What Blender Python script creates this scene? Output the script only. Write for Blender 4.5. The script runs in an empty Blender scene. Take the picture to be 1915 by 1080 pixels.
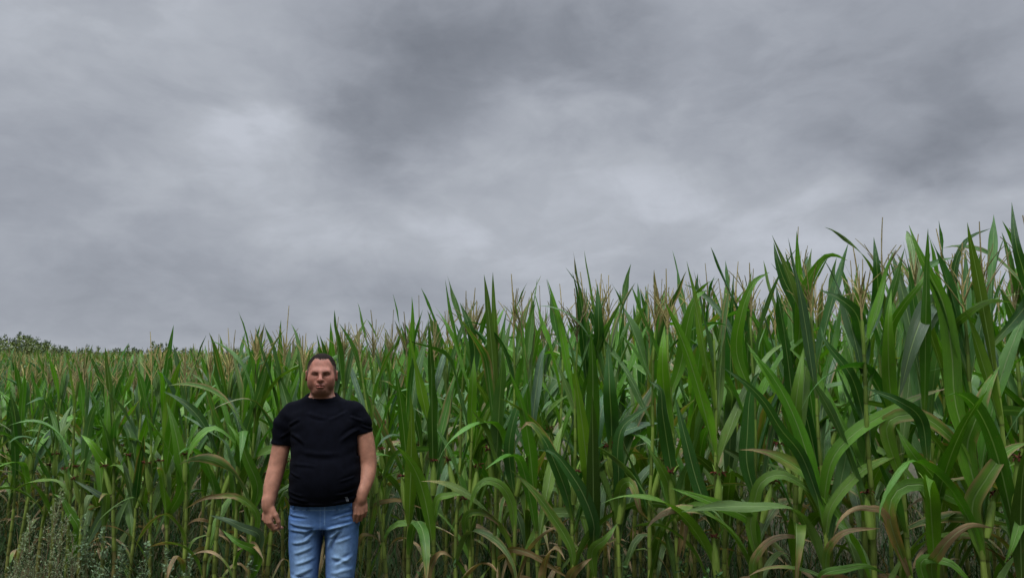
import bpy, math, random
import numpy as np
from mathutils import Vector, Matrix

scene = bpy.context.scene
COL = scene.collection
R = math.radians

# ------------------------------------------------------------------ camera
F_PX = 1393.0
PITCH = math.atan(160 / F_PX)
CAM_Z = 1.68
cam_data = bpy.data.cameras.new("camera")
cam_data.sensor_width = 36.0
cam_data.lens = 36.0 * F_PX / 1915.0
cam_data.clip_start = 0.05
cam_data.clip_end = 3000
cam = bpy.data.objects.new("camera", cam_data)
cam.location = (0, 0, CAM_Z)
cam.rotation_euler = (R(90) + PITCH, 0, 0)
COL.objects.link(cam)
scene.camera = cam

# ------------------------------------------------------------------ exposure
scene.view_settings.view_transform = 'Standard'
scene.view_settings.look = 'None'
scene.view_settings.exposure = 0.0
scene.view_settings.gamma = 1.0
scene.view_settings.use_curve_mapping = False
scene.cycles.max_bounces = 8
scene.cycles.diffuse_bounces = 3
scene.cycles.transmission_bounces = 4
scene.cycles.transparent_max_bounces = 4
scene.cycles.use_denoising = True

def ray_dir(px, py):
    a = PITCH
    u = (px - 957.5) / F_PX
    v = (540 - py) / F_PX
    return np.array([u, math.cos(a) - v * math.sin(a), math.sin(a) + v * math.cos(a)])

def at(px, py, y):
    "world point seen at pixel (px,py) at distance y in front of the camera"
    d = ray_dir(px, py)
    return np.array([0, 0, CAM_Z]) + d * (y / d[1])

# ------------------------------------------------------------------ node helper
class NT:
    def __init__(s, tree):
        s.t = tree; s.n = tree.nodes; s.l = tree.links
    def new(s, typ, **kw):
        n = s.n.new(typ)
        for k, v in kw.items(): setattr(n, k, v)
        return n
    def put(s, node, i, v):
        if v is None: return
        if isinstance(v, bpy.types.NodeSocket): s.l.new(v, node.inputs[i])
        else: node.inputs[i].default_value = v
    def math(s, op, a, b=None, c=None, clamp=False):
        n = s.new('ShaderNodeMath', operation=op); n.use_clamp = clamp
        s.put(n, 0, a); s.put(n, 1, b); s.put(n, 2, c); return n.outputs[0]
    def vmath(s, op, a, b=None):
        n = s.new('ShaderNodeVectorMath', operation=op)
        s.put(n, 0, a); s.put(n, 1, b)
        return n.outputs['Value'] if op in ('DISTANCE', 'DOT_PRODUCT', 'LENGTH') else n.outputs[0]
    def mix(s, f, a, b, blend='MIX'):
        n = s.new('ShaderNodeMix', data_type='RGBA', blend_type=blend)
        s.put(n, 0, f); s.put(n, 6, a); s.put(n, 7, b); return n.outputs[2]
    def ramp(s, v, lo, hi, a=0.0, b=1.0, smooth=True):
        n = s.new('ShaderNodeMapRange'); n.interpolation_type = 'SMOOTHSTEP' if smooth else 'LINEAR'
        s.put(n, 0, v); s.put(n, 1, lo); s.put(n, 2, hi); s.put(n, 3, a); s.put(n, 4, b); return n.outputs[0]
    def noise(s, vec, scale, detail=4, rough=0.5, dist=0.0):
        n = s.new('ShaderNodeTexNoise'); s.put(n, 'Vector', vec)
        n.inputs['Scale'].default_value = scale; n.inputs['Detail'].default_value = detail
        n.inputs['Roughness'].default_value = rough; n.inputs['Distortion'].default_value = dist
        return n.outputs['Fac']

# ------------------------------------------------------------------ world: overcast sky
SUN_EL, SUN_ROT = R(58), R(200)
world = bpy.data.worlds.new("World"); scene.world = world
world.use_nodes = True
w = NT(world.node_tree); w.n.clear()
SKY_K = 0.1
sky = w.new('ShaderNodeTexSky', sky_type='NISHITA')
sky.sun_disc = False; sky.sun_elevation = SUN_EL; sky.sun_rotation = SUN_ROT
tc = w.new('ShaderNodeTexCoord').outputs['Generated']
d_ = w.vmath('NORMALIZE', tc)
sep = w.new('ShaderNodeSeparateXYZ'); w.put(sep, 0, d_)
dx, dy, dz = sep.outputs
den = w.math('MAXIMUM', w.math('ADD', dz, 0.22), 0.08)
comb = w.new('ShaderNodeCombineXYZ')
w.put(comb, 0, w.math('DIVIDE', dx, den)); w.put(comb, 1, w.math('DIVIDE', dy, den)); w.put(comb, 2, 0.0)
cp = comb.outputs[0]
rot = w.new('ShaderNodeMapping'); w.put(rot, 0, d_)
rot.inputs['Rotation'].default_value = (0, R(22), 0); rot.inputs['Scale'].default_value = (1.0, 1.0, 1.9)
rp = rot.outputs[0]
n1 = w.noise(rp, 2.6, 4, 0.5, 0.2)
n2 = w.noise(rp, 5.5, 7, 0.52, 0.45)
n3 = w.noise(rp, 22.0, 6, 0.6, 0.6)
warpn = w.new('ShaderNodeTexNoise'); w.put(warpn, 'Vector', rp)
warpn.inputs['Scale'].default_value = 4.5; warpn.inputs['Detail'].default_value = 5; warpn.inputs['Roughness'].default_value = 0.55
off = w.vmath('SUBTRACT', warpn.outputs['Color'], (0.5, 0.5, 0.5))
offs = w.vmath('MULTIPLY', off, (0.20, 0.20, 0.15))
dw = w.vmath('ADD', d_, offs)
val = w.math('MULTIPLY_ADD', w.math('SUBTRACT', n1, 0.5), 0.18, 0.0)
val = w.math('MULTIPLY_ADD', w.math('SUBTRACT', n2, 0.5), 0.20, val)
val = w.math('MULTIPLY_ADD', w.math('SUBTRACT', n3, 0.5), 0.19, val)
n2e = w.ramp(n2, 0.40, 0.58, -0.5, 0.5)
val = w.math('MULTIPLY_ADD', n2e, 0.11, val)
n4 = w.noise(rp, 10.0, 6, 0.52, 0.5)
val = w.math('MULTIPLY_ADD', w.ramp(n4, 0.42, 0.60, -0.5, 0.5), 0.05, val)
# cloud masses: direction, radius, weight (dark < 0 < light)
CLOUDS = [  # px, py, radius x, radius y, weight
    (790, 215, 140, 80, -0.44), (700, 70, 200, 90, -0.16), (1010, 50, 200, 90, -0.22), (1180, 130, 80, 60, -0.12),
    (1400, 240, 150, 70, -0.15), (1620, 60, 260, 70, -0.24), (1660, 320, 110, 35, -0.30), (1790, 265, 120, 45, -0.24), (1900, 200, 100, 60, -0.14),
    (620, 545, 130, 30, -0.22), (430, 600, 60, 22, -0.16), (280, 190, 140, 80, -0.16), (190, 520, 110, 50, -0.14),
    (60, 340, 90, 50, -0.12), (480, 245, 70, 34, 0.38), (1060, 190, 110, 40, 0.24), (640, 160, 60, 30, 0.05),
    (1330, 110, 90, 120, 0.28), (1540, 330, 60, 28, 0.34), (1640, 285, 60, 28, 0.20), (1000, 320, 160, 90, 0.12), (1250, 420, 380, 60, 0.14),
    (350, 60, 150, 80, 0.16), (80, 100, 110, 110, 0.08), (700, 400, 240, 80, 0.10), (1780, 410, 250, 45, 0.10), (330, 320, 160, 50, 0.08),
]
for (px, py, rx, ry, wt) in CLOUDS:
    wt *= 1.05 if wt < 0 else 1.1
    c = ray_dir(px, py); c /= np.linalg.norm(c)
    # local frame of the cloud on the dome
    side = np.cross(c, [0, 0, 1]); side /= np.linalg.norm(side)
    upv = np.cross(side, c)
    sx = w.math('MULTIPLY', w.math('SUBTRACT', w.vmath('DOT_PRODUCT', dw, tuple(side)), float(np.dot(c, side))), F_PX / rx * 0.62)
    sy = w.math('MULTIPLY', w.vmath('DOT_PRODUCT', w.vmath('SUBTRACT', dw, tuple(c)), tuple(upv)), F_PX / ry * 0.62)
    r2 = w.math('ADD', w.math('MULTIPLY', sx, sx), w.math('MULTIPLY', sy, sy))
    ahead = w.ramp(w.vmath('DOT_PRODUCT', d_, tuple(c)), 0.0, 0.3)
    g = w.math('MULTIPLY', w.math('POWER', 2.718, w.math('MULTIPLY', r2, -1.0)), ahead)
    val = w.math('MULTIPLY_ADD', g, wt, val)
val = w.math('ADD', val, 0.66, clamp=True)
cr = w.new('ShaderNodeValToRGB'); w.put(cr, 0, val)
els = cr.color_ramp.elements
def lin(c): return tuple(((v / 255 + 0.055) / 1.055) ** 2.4 if v > 10 else v / 255 / 12.92 for v in c) + (1,)
els[0].position = 0.0; els[0].color = lin((117, 122, 132))
els[1].position = 1.0; els[1].color = lin((190, 195, 205))
for p, c in ((0.3, (138, 143, 153)), (0.55, (157, 162, 172)), (0.8, (174, 179, 188))):
    e = els.new(p); e.color = lin(c)
ccol = cr.outputs[0]
# overcast luminance: brighter overhead and behind the camera
gain = w.math('ADD', w.ramp(dz, 0.50, 0.88, 0.0, 8.0), w.ramp(dy, 0.25, -0.5, 0.0, -0.5))
gain = w.math('ADD', gain, 1.0)
gsc = w.math('MULTIPLY', gain, 1.0 / SKY_K)
gc = w.new('ShaderNodeVectorMath', operation='SCALE'); w.put(gc, 0, ccol); w.put(gc, 'Scale', gsc)
skymix = w.mix(0.985, sky.outputs[0], gc.outputs[0])
bg = w.new('ShaderNodeBackground'); w.put(bg, 0, skymix); bg.inputs[1].default_value = SKY_K
wo = w.new('ShaderNodeOutputWorld'); w.l.new(bg.outputs[0], wo.inputs[0])

# ------------------------------------------------------------------ sun through the overcast
sun_d = bpy.data.lights.new("sun", 'SUN'); sun_d.energy = 1.8; sun_d.angle = R(14); sun_d.color = (1.0, 0.97, 0.93)
sun = bpy.data.objects.new("sun", sun_d); COL.objects.link(sun)
sd = Vector((math.sin(SUN_ROT) * math.cos(SUN_EL), math.cos(SUN_ROT) * math.cos(SUN_EL), math.sin(SUN_EL)))
sun.rotation_euler = (-sd).to_track_quat('-Z', 'Y').to_euler()

# ------------------------------------------------------------------ tagging and mesh helpers
def tag(o, label=None, cat=None, group=None, kind=None):
    if label: o['label'] = label
    if cat: o['category'] = cat
    if group: o['group'] = group
    if kind: o['kind'] = kind
    return o

def mesh_from(name, V, Q, C=None, UV=None, smooth=True):
    V = np.asarray(V, dtype=np.float32).reshape(-1, 3); Q = np.asarray(Q, dtype=np.int32).reshape(-1, 4)
    me = bpy.data.meshes.new(name)
    me.vertices.add(len(V)); me.vertices.foreach_set('co', V.ravel())
    me.loops.add(Q.size); me.loops.foreach_set('vertex_index', Q.ravel())
    me.polygons.add(len(Q))
    me.polygons.foreach_set('loop_start', np.arange(0, Q.size, 4, dtype=np.int32))
    if smooth: me.polygons.foreach_set('use_smooth', np.ones(len(Q), dtype=bool))
    if C is not None:
        a = me.attributes.new('Col', 'FLOAT_COLOR', 'POINT')
        C = np.asarray(C, dtype=np.float32)
        if C.shape[1] == 3: C = np.hstack([C, np.ones((len(C), 1), np.float32)])
        a.data.foreach_set('color', C.ravel())
    if UV is not None:
        a = me.attributes.new('leafuv', 'FLOAT_VECTOR', 'POINT')
        UV = np.asarray(UV, dtype=np.float32)
        if UV.shape[1] == 2: UV = np.hstack([UV, np.zeros((len(UV), 1), np.float32)])
        a.data.foreach_set('vector', UV.ravel())
    me.update(calc_edges=True)
    return me

def obj(name, me, mat=None, parent=None, loc=None):
    if mat is not None and len(me.materials) == 0: me.materials.append(mat)
    o = bpy.data.objects.new(name, me); COL.objects.link(o)
    if parent is not None: o.parent = parent
    if loc is not None: o.location = loc
    return o

def empty(name, loc=(0, 0, 0), rz=0.0):
    o = bpy.data.objects.new(name, None); COL.objects.link(o)
    o.location = loc; o.rotation_euler = (0, 0, rz); o.empty_display_size = 0.1
    return o

class Geo:
    def __init__(s): s.V = []; s.Q = []; s.C = []; s.U = []; s.n = 0
    def add(s, V, Q, C, U=None):
        V = np.asarray(V, float).reshape(-1, 3)
        C = np.asarray(C, float)
        if C.ndim == 1: C = np.tile(C, (len(V), 1))
        U = np.zeros((len(V), 3)) if U is None else np.asarray(U, float)
        if U.shape[1] == 2: U = np.hstack([U, np.zeros((len(U), 1))])
        s.V.append(V); s.Q.append(np.asarray(Q, np.int64).reshape(-1, 4) + s.n); s.C.append(C[:, :3]); s.U.append(U); s.n += len(V)
        return s
    def join(s, g, loc=(0, 0, 0), rz=0.0, sc=1.0, tint=None):
        V, Q, C, U = g.arr()
        c, q = math.cos(rz), math.sin(rz)
        W = np.column_stack([V[:, 0] * c - V[:, 1] * q, V[:, 0] * q + V[:, 1] * c, V[:, 2]]) * sc + np.array(loc)
        if tint is not None: C = C * tint
        s.V.append(W); s.Q.append(Q + s.n); s.C.append(C); s.U.append(U); s.n += len(V)
    def arr(s):
        if len(s.V) > 1:
            V = np.concatenate(s.V); Q = np.concatenate(s.Q); C = np.concatenate(s.C); U = np.concatenate(s.U)
            s.V, s.Q, s.C, s.U = [V], [Q], [C], [U]
        return s.V[0], s.Q[0], s.C[0], s.U[0]
    def mesh(s, name):
        V, Q, C, U = s.arr(); return mesh_from(name, V, Q, C, U)

def norm(a): return a / np.maximum(np.linalg.norm(a, axis=-1, keepdims=True), 1e-9)

def grid_quads(n, m):
    i, j = np.meshgrid(np.arange(n - 1), np.arange(m - 1), indexing='ij')
    a = (i * m + j).ravel()
    return np.column_stack([a, a + 1, a + m + 1, a + m])

def tube(P, rad, col, sides=6):
    P = np.asarray(P, float); n = len(P)
    T = norm(np.gradient(P, axis=0))
    ref = np.array([1.0, 0, 0]) if abs(T[0][0]) < 0.8 else np.array([0, 1.0, 0])
    A = norm(np.cross(T, ref)); B = np.cross(T, A)
    th = np.linspace(0, 2 * np.pi, sides + 1)
    rad = np.broadcast_to(np.asarray(rad, float), (n,))
    V = P[:, None] + rad[:, None, None] * (np.cos(th)[None, :, None] * A[:, None] + np.sin(th)[None, :, None] * B[:, None])
    col = np.asarray(col, float)
    C = np.tile(col, (n * (sides + 1), 1)) if col.ndim == 1 else np.repeat(col, sides + 1, axis=0)
    U = np.column_stack([np.tile(np.linspace(0, 1, sides + 1), n), np.repeat(np.linspace(0, 1, n), sides + 1)])
    return V.reshape(-1, 3), grid_quads(n, sides + 1), C, U

def sstep(x, a, b):
    t = np.clip((np.asarray(x, float) - a) / (b - a), 0, 1); return t * t * (3 - 2 * t)

# ------------------------------------------------------------------ materials
def material(name):
    m = bpy.data.materials.new(name); m.use_nodes = True
    t = NT(m.node_tree); t.n.clear()
    out = t.new('ShaderNodeOutputMaterial')
    return m, t, out

def leaf_material(name, trans=0.20, rough=0.38, vein=1.0, spec=0.42, back=(0.06, 0.11, 0.055, 1)):
    m, t, out = material(name)
    col = t.new('ShaderNodeAttribute', attribute_name='Col').outputs['Color']
    uv = t.new('ShaderNodeAttribute', attribute_name='leafuv').outputs['Vector']
    s = t.new('ShaderNodeSeparateXYZ'); t.put(s, 0, uv)
    u, v = s.outputs[0], s.outputs[1]
    dist = t.math('ABSOLUTE', t.math('SUBTRACT', u, 0.5))
    rib = t.math('MULTIPLY', t.ramp(dist, 0.018, 0.05, 1.0, 0.0), t.math('MINIMUM', vein, 1.0))
    cmb = t.new('ShaderNodeCombineXYZ'); t.put(cmb, 0, t.math('MULTIPLY', u, 26.0)); t.put(cmb, 1, t.math('MULTIPLY', v, 3.0)); t.put(cmb, 2, s.outputs[2])
    veins = t.noise(cmb.outputs[0], 1.6, 3, 0.6)
    tcn = t.new('ShaderNodeTexCoord').outputs['Object']
    blot = t.noise(tcn, 9.0, 4, 0.6)
    c = t.mix(t.ramp(veins, 0.3, 0.7, 0.0, 0.55 * vein), col, t.mix(1.0, col, (1.5, 1.4, 1.3, 1), 'MULTIPLY'))
    c = t.mix(t.ramp(blot, 0.35, 0.7, 0.0, 0.45), c, t.mix(1.0, c, (0.62, 0.7, 0.7, 1), 'MULTIPLY'))
    spots = t.noise(tcn, 70.0, 2, 0.5)
    c = t.mix(t.ramp(spots, 0.66, 0.76, 0.0, 0.6), c, (0.14, 0.11, 0.04, 1))
    geo = t.new('ShaderNodeNewGeometry')
    c = t.mix(t.math('MULTIPLY', geo.outputs['Backfacing'], 0.3), c, t.mix(0.5, c, back))
    c = t.mix(t.math('MULTIPLY', rib, 0.7), c, (0.22, 0.31, 0.12, 1))
    bump = t.new('ShaderNodeBump'); bump.inputs['Strength'].default_value = 0.55; bump.inputs['Distance'].default_value = 0.006
    t.put(bump, 'Height', t.math('ADD', veins, t.math('MULTIPLY', rib, 1.2)))
    b = t.new('ShaderNodeBsdfPrincipled')
    t.put(b, 'Base Color', c); t.put(b, 'Roughness', t.ramp(blot, 0.3, 0.7, rough - 0.06, rough + 0.14))
    t.put(b, 'Normal', bump.outputs[0]); b.inputs['Specular IOR Level'].default_value = spec
    tr = t.new('ShaderNodeBsdfTranslucent'); t.put(tr, 0, t.mix(1.0, c, (1.3, 1.5, 0.5, 1), 'MULTIPLY'))
    mx = t.new('ShaderNodeMixShader'); mx.inputs[0].default_value = trans
    t.l.new(b.outputs[0], mx.inputs[1]); t.l.new(tr.outputs[0], mx.inputs[2]); t.l.new(mx.outputs[0], out.inputs[0])
    return m

def vcol_material(name, rough=0.6, spec=0.4, nscale=40.0, namp=0.25, bump=0.2, bdist=0.003, stretch=(1, 1, 1), sss=0.0, bscale=None, sheen=0.0):
    m, t, out = material(name)
    col = t.new('ShaderNodeAttribute', attribute_name='Col').outputs['Color']
    tcn = t.new('ShaderNodeTexCoord').outputs['Object']
    mp = t.new('ShaderNodeMapping'); t.put(mp, 0, tcn); mp.inputs['Scale'].default_value = stretch
    nn = t.noise(mp.outputs[0], nscale, 4, 0.6)
    c = t.mix(t.ramp(nn, 0.3, 0.7, 0.0, 1.0), t.mix(1.0, col, (1 - namp,) * 3 + (1,), 'MULTIPLY'), t.mix(1.0, col, (1 + namp,) * 3 + (1,), 'MULTIPLY'))
    bn = t.noise(mp.outputs[0], bscale or nscale * 2.5, 3, 0.6)
    bp = t.new('ShaderNodeBump'); bp.inputs['Strength'].default_value = bump; bp.inputs['Distance'].default_value = bdist
    t.put(bp, 'Height', bn)
    b = t.new('ShaderNodeBsdfPrincipled')
    t.put(b, 'Base Color', c); b.inputs['Roughness'].default_value = rough; b.inputs['Specular IOR Level'].default_value = spec
    t.put(b, 'Normal', bp.outputs[0])
    if sheen: b.inputs['Sheen Weight'].default_value = sheen
    if sss:
        b.inputs['Subsurface Weight'].default_value = sss; b.inputs['Subsurface Radius'].default_value = (1.0, 0.35, 0.2); b.inputs['Subsurface Scale'].default_value = 0.008
    t.l.new(b.outputs[0], out.inputs[0])
    return m

M_LEAF = leaf_material('corn_leaf')
M_STALK = vcol_material('corn_stalk', 0.5, 0.4, 60, 0.22, 0.3, 0.002, (1, 1, 0.12))
M_TASSEL = vcol_material('corn_tassel', 0.8, 0.2, 150, 0.3, 0.4, 0.003)
M_EAR = vcol_material('corn_husk', 0.5, 0.4, 70, 0.2, 0.5, 0.003, (1, 1, 0.1))
M_GRASS = leaf_material('grass_blade', 0.15, 0.75, 0.0, 0.1)
M_WEED = leaf_material('weed_leaf', 0.2, 0.7, 0.0, 0.15)

# ------------------------------------------------------------------ terrain
def gz(x, y):
    y = np.asarray(y, float)
    return 0.85 * sstep(y, 6.0, 60.0) + 0.0 * np.asarray(x, float)

def ground_mesh():
    ys = np.concatenate([np.linspace(-30, 0, 8), np.linspace(0.5, 14, 70), np.linspace(14.5, 80, 50), np.geomspace(85, 2400, 18)])
    xs = np.concatenate([-np.geomspace(1500, 12, 18), np.linspace(-11.5, 6, 90), np.geomspace(6.5, 1500, 18)])
    X, Y = np.meshgrid(xs, ys, indexing='ij')
    rr = np.random.RandomState(3)
    Z = gz(X, Y) + rr.normal(0, 0.012, X.shape) * (np.hypot(X, Y) < 30)
    V = np.column_stack([X.ravel(), Y.ravel(), Z.ravel()])
    return mesh_from('ground', V, grid_quads(len(xs), len(ys))[:, ::-1])
mg, t, out = material('soil_and_stubble')
tcn = t.new('ShaderNodeTexCoord').outputs['Object']
a = t.noise(tcn, 2.0, 6, 0.65); b_ = t.noise(tcn, 24.0, 5, 0.7)
c = t.mix(t.ramp(a, 0.35, 0.65), (0.052, 0.036, 0.022, 1), (0.030, 0.045, 0.014, 1))
c = t.mix(t.ramp(b_, 0.4, 0.75, 0, 0.7), c, (0.11, 0.085, 0.045, 1))
bs = t.new('ShaderNodeBsdfPrincipled'); t.put(bs, 'Base Color', c); bs.inputs['Roughness'].default_value = 0.95
bp = t.new('ShaderNodeBump'); bp.inputs['Strength'].default_value = 0.8; bp.inputs['Distance'].default_value = 0.03; t.put(bp, 'Height', b_)
t.put(bs, 'Normal', bp.outputs[0]); t.l.new(bs.outputs[0], out.inputs[0])
tag(obj('ground', ground_mesh(), mg), kind='structure')

# ------------------------------------------------------------------ corn: leaves
GREEN = np.array([0.082, 0.215, 0.007]); GREEN2 = np.array([0.017, 0.078, 0.011]); YEL = np.array([0.135, 0.20, 0.020]); DRY = np.array([0.36, 0.24, 0.12]); DRYB = np.array([0.22, 0.125, 0.05])

def resample(P, n):
    P = np.asarray(P, float)
    Q = np.vstack([2 * P[0] - P[1], P, 2 * P[-1] - P[-2]])
    out = []
    K = 14
    for i in range(len(P) - 1):
        p0, p1, p2, p3 = Q[i:i + 4]
        tt = np.linspace(0, 1, K, endpoint=False)[:, None]
        out.append(0.5 * ((2 * p1) + (-p0 + p2) * tt + (2 * p0 - 5 * p1 + 4 * p2 - p3) * tt ** 2 + (-p0 + 3 * p1 - 3 * p2 + p3) * tt ** 3))
    C = np.vstack(out + [P[-1:]])
    d = np.concatenate([[0], np.cumsum(np.linalg.norm(np.diff(C, axis=0), axis=1))])
    s = np.linspace(0, d[-1], n)
    return np.column_stack([np.interp(s, d, C[:, k]) for k in range(3)]), d[-1]

def leaf_surface(P, Wd, N, width, rng, col, dry=0.0, dry_edge=0.0, nu=5, ruffle=0.010, fold=0.5, L=None, shape=0.55, apex_dry=0.0, baserat=0.35):
    """P (n,3) centre line, Wd (n,3) unit width direction, N (n,3) unit normal (upper side)"""
    n = len(P); s = np.linspace(0, 1, n)
    if L is None: L = np.linalg.norm(np.diff(P, axis=0), axis=1).sum()
    prof = np.where(s < 0.35, baserat + (1 - baserat) * np.sin(np.clip(s / 0.35, 0, 1) * np.pi / 2), 1.0) * (1 - np.clip((s - 0.42) / 0.58, 0, 1) ** 1.75)
    prof = np.maximum(prof, 0.015)
    hw = width * 0.5 * prof
    u = np.linspace(-1, 1, nu)
    sg = sstep(s, 0.03, 0.25) * (1 - sstep(s, 0.75, 1.0))
    f1, f2 = rng.uniform(5, 11), rng.uniform(13, 22)
    ph = rng.uniform(0, 6.28, 4)
    V = np.zeros((n, nu, 3)); 
    for j, uu in enumerate(u):
        e = abs(uu)
        wave = (np.sin(s * L * f1 + ph[0 if uu < 0 else 1]) * 0.65 + np.sin(s * L * f2 + ph[2 if uu < 0 else 3]) * 0.35) * ruffle * sg * (e ** 2)
        vfold = e * hw * (fold * (1 - sstep(s, 0.0, 0.5)) + 0.16)
        wr = hw * uu * (1 - 0.08 * e)
        V[:, j] = P + Wd * wr[:, None] + N * (vfold + wave)[:, None]
    C = np.tile(col, (n, nu, 1)).astype(float)
    su = np.repeat(s[:, None], nu, 1); eu = np.abs(np.tile(u, (n, 1)))
    jit = 0.06 * np.sin(su * 40 + ph[0]) + 0.05 * np.sin(su * 91 + eu * 5 + ph[1])
    base = (1 - sstep(s, 0.0, 0.16))[:, None]
    C = C * (1 - 0.45 * base[..., None]) + YEL * 0.45 * base[..., None]
    C *= (1 + 0.25 * np.sin(s * 5 + ph[2])[:, None, None] * 0.4)
    if dry > 0:
        k = sstep(su + eu * 0.14 + jit, 1.0 - dry, 1.0 - dry + 0.12)[..., None]
        k0 = sstep(su + eu * 0.14 + jit, 1.0 - dry - 0.14, 1.0 - dry + 0.02)[..., None]
        C = C * (1 - k0 * 0.8) + YEL * 1.1 * k0 * 0.8
        dd = DRY * (0.75 + 0.35 * np.sin(su * 17 + ph[3])[..., None]) 
        C = C * (1 - k) + (dd * 0.7 + DRYB * 0.3) * k
    if dry_edge > 0:
        k = (sstep(eu + jit, 1.05 - dry_edge, 1.05) * sstep(su, 0.2, 0.5))[..., None]
        C = C * (1 - k) + (DRY * 0.6 + DRYB * 0.4) * k
    if apex_dry > 0:
        k = (np.exp(-((su - apex_dry + jit * .5) / 0.09) ** 2) * (0.5 + 0.5 * eu))[..., None]
        C = C * (1 - k) + (DRY * 0.4 + np.array([.35, .12, .03]) * 0.6) * k
    U = np.stack([np.tile(np.linspace(0, 1, nu), (n, 1)), su * L, np.full_like(su, ph[0])], -1)
    return V.reshape(-1, 3), grid_quads(n, nu), C.reshape(-1, 3), U.reshape(-1, 3)

def rand_leaf(p0, az, th0, th1, L, width, rng, n=16, nu=5, kpow=1.3, kink=None, twist=0.0, col=GREEN, **kw):
    s = np.linspace(0, 1, n)
    th = th0 + (th1 - th0) * s ** kpow
    if kink is not None: th = th + kink[1] * sstep(s, kink[0] - 0.05, kink[0] + 0.05)
    azs = az + rng.normal(0, 0.25) * s ** 2 
    T = np.column_stack([np.sin(th) * np.cos(azs), np.sin(th) * np.sin(azs), np.cos(th)])
    P = p0 + np.vstack([[0, 0, 0], np.cumsum((T[1:] + T[:-1]) * 0.5 * L / (n - 1), axis=0)])
    P += np.column_stack([np.cos(azs), np.sin(azs), 0 * s]) * 0.008
    W = np.column_stack([-np.sin(azs), np.cos(azs), 0 * s])
    N = np.cross(T, W)          # upper side
    N = np.where((N[:, 2:3] < -2), -N, N)
    N = norm(-N) if np.dot(N[0], [0, 0, 1]) < -0.0001 else norm(N)
    tw = twist * s ** 1.2
    W2 = W * np.cos(tw)[:, None] + N * np.sin(tw)[:, None]; N2 = N * np.cos(tw)[:, None] - W * np.sin(tw)[:, None]
    return leaf_surface(P, W2, N2, width, rng, col, nu=nu, L=L, **kw)

def leaf_colour(rng, h):
    c = GREEN * (1 - 0.6 * rng.rand()) + GREEN2 * 0.6 * rng.rand() if False else None
    k = rng.rand()
    c = GREEN * (1 - k) + GREEN2 * k
    c = c * rng.uniform(0.62, 1.45)
    if rng.rand() < 0.15: c = c * 0.5 + np.array([.05, .085, .05]) * 0.6
    if rng.rand() < 0.18: c = c * 0.6 + YEL * 0.4
    if h < 0.45: c = c * (1 - 0.35) + YEL * 0.35 * rng.uniform(0.4, 1)
    return c

def make_tassel(rng, p0, H, lean, gold, sides=4, nb=None, n=7, thick=1.0):
    g = Geo()
    Lc = (rng.uniform(0.24, 0.36) if rng.rand() < .75 else rng.uniform(.36, .46)) * H / 2.2
    base = np.array([0.42, 0.335, 0.115]) * gold + np.array([0.085, 0.085, 0.062]) * max(1 - gold, 0)
    base2 = base * 0.8 + np.array([0.08, 0.11, 0.03]) * 0.2
    s = np.linspace(0, 1, n)
    d = norm(np.array([lean[0], lean[1], 1.0]))
    P = p0 + d * (s * Lc)[:, None] + np.column_stack([rng.normal(0, .012) * s ** 2, rng.normal(0, .012) * s ** 2, 0 * s])
    bumps = 1 + 0.25 * np.sin(np.arange(n) * 2.6)
    g.add(*tube(P, (0.0046 - 0.0022 * s) * bumps * thick, base, sides))
    nb = rng.randint(8, 15) if nb is None else nb
    for k in range(nb):
        f = rng.uniform(0.03, 0.36); q = p0 + d * f * Lc
        az = rng.uniform(0, 6.28); th = rng.uniform(0.15, 0.6); L = rng.uniform(0.15, 0.25) * (1.1 - 0.8 * f)
        tt = th + s * rng.uniform(-0.25, 0.55)
        T = np.column_stack([np.sin(tt) * np.cos(az), np.sin(tt) * np.sin(az), np.cos(tt)])
        P = q + np.cumsum(T * L / n, axis=0) - T[0] * L / n
        g.add(*tube(P, (0.0031 - 0.0014 * s) * bumps * thick, base2 * rng.uniform(0.8, 1.3), sides))
    return g

def make_stalk(rng, H, r0, lean, nodes, sides=7, n_per=4):
    zs, rs, cs = [], [], []
    hs = [0.0] + list(nodes) + [H]
    cA = np.array([0.165, 0.205, 0.038]); cB = np.array([0.12, 0.20, 0.03]); cN = np.array([0.085, 0.10, 0.025]); cR = np.array([0.17, 0.10, 0.045])
    rusty = rng.rand() * 0.5
    for i in range(len(hs) - 1):
        z0, z1 = hs[i], hs[i + 1]
        f = z0 / H
        r = r0 * (1 - 0.62 * f)
        c = (cA * (1 - f) + cB * f) * rng.uniform(0.6, 1.25)
        if f < 0.25: c = c * (1 - rusty) + cR * rusty
        for q, rr, cc in ((0.0, 1.12, cN), (0.05, 1.28, c), (0.5, 1.12, c), (0.93, 1.02, c * 1.1)):
            zs.append(z0 + (z1 - z0) * q); rs.append(r * rr); cs.append(cc)
    zs.append(H); rs.append(r0 * 0.3); cs.append(cB)
    zs = np.array(zs); s = zs / H
    P = np.column_stack([lean[0] * H * s ** 1.5 + .004 * np.sin(zs * 9 + rusty * 50), lean[1] * H * s ** 1.5 + .004 * np.sin(zs * 7 + rusty * 90), zs])
    return tube(P, rs, np.array(cs), sides)

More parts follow.
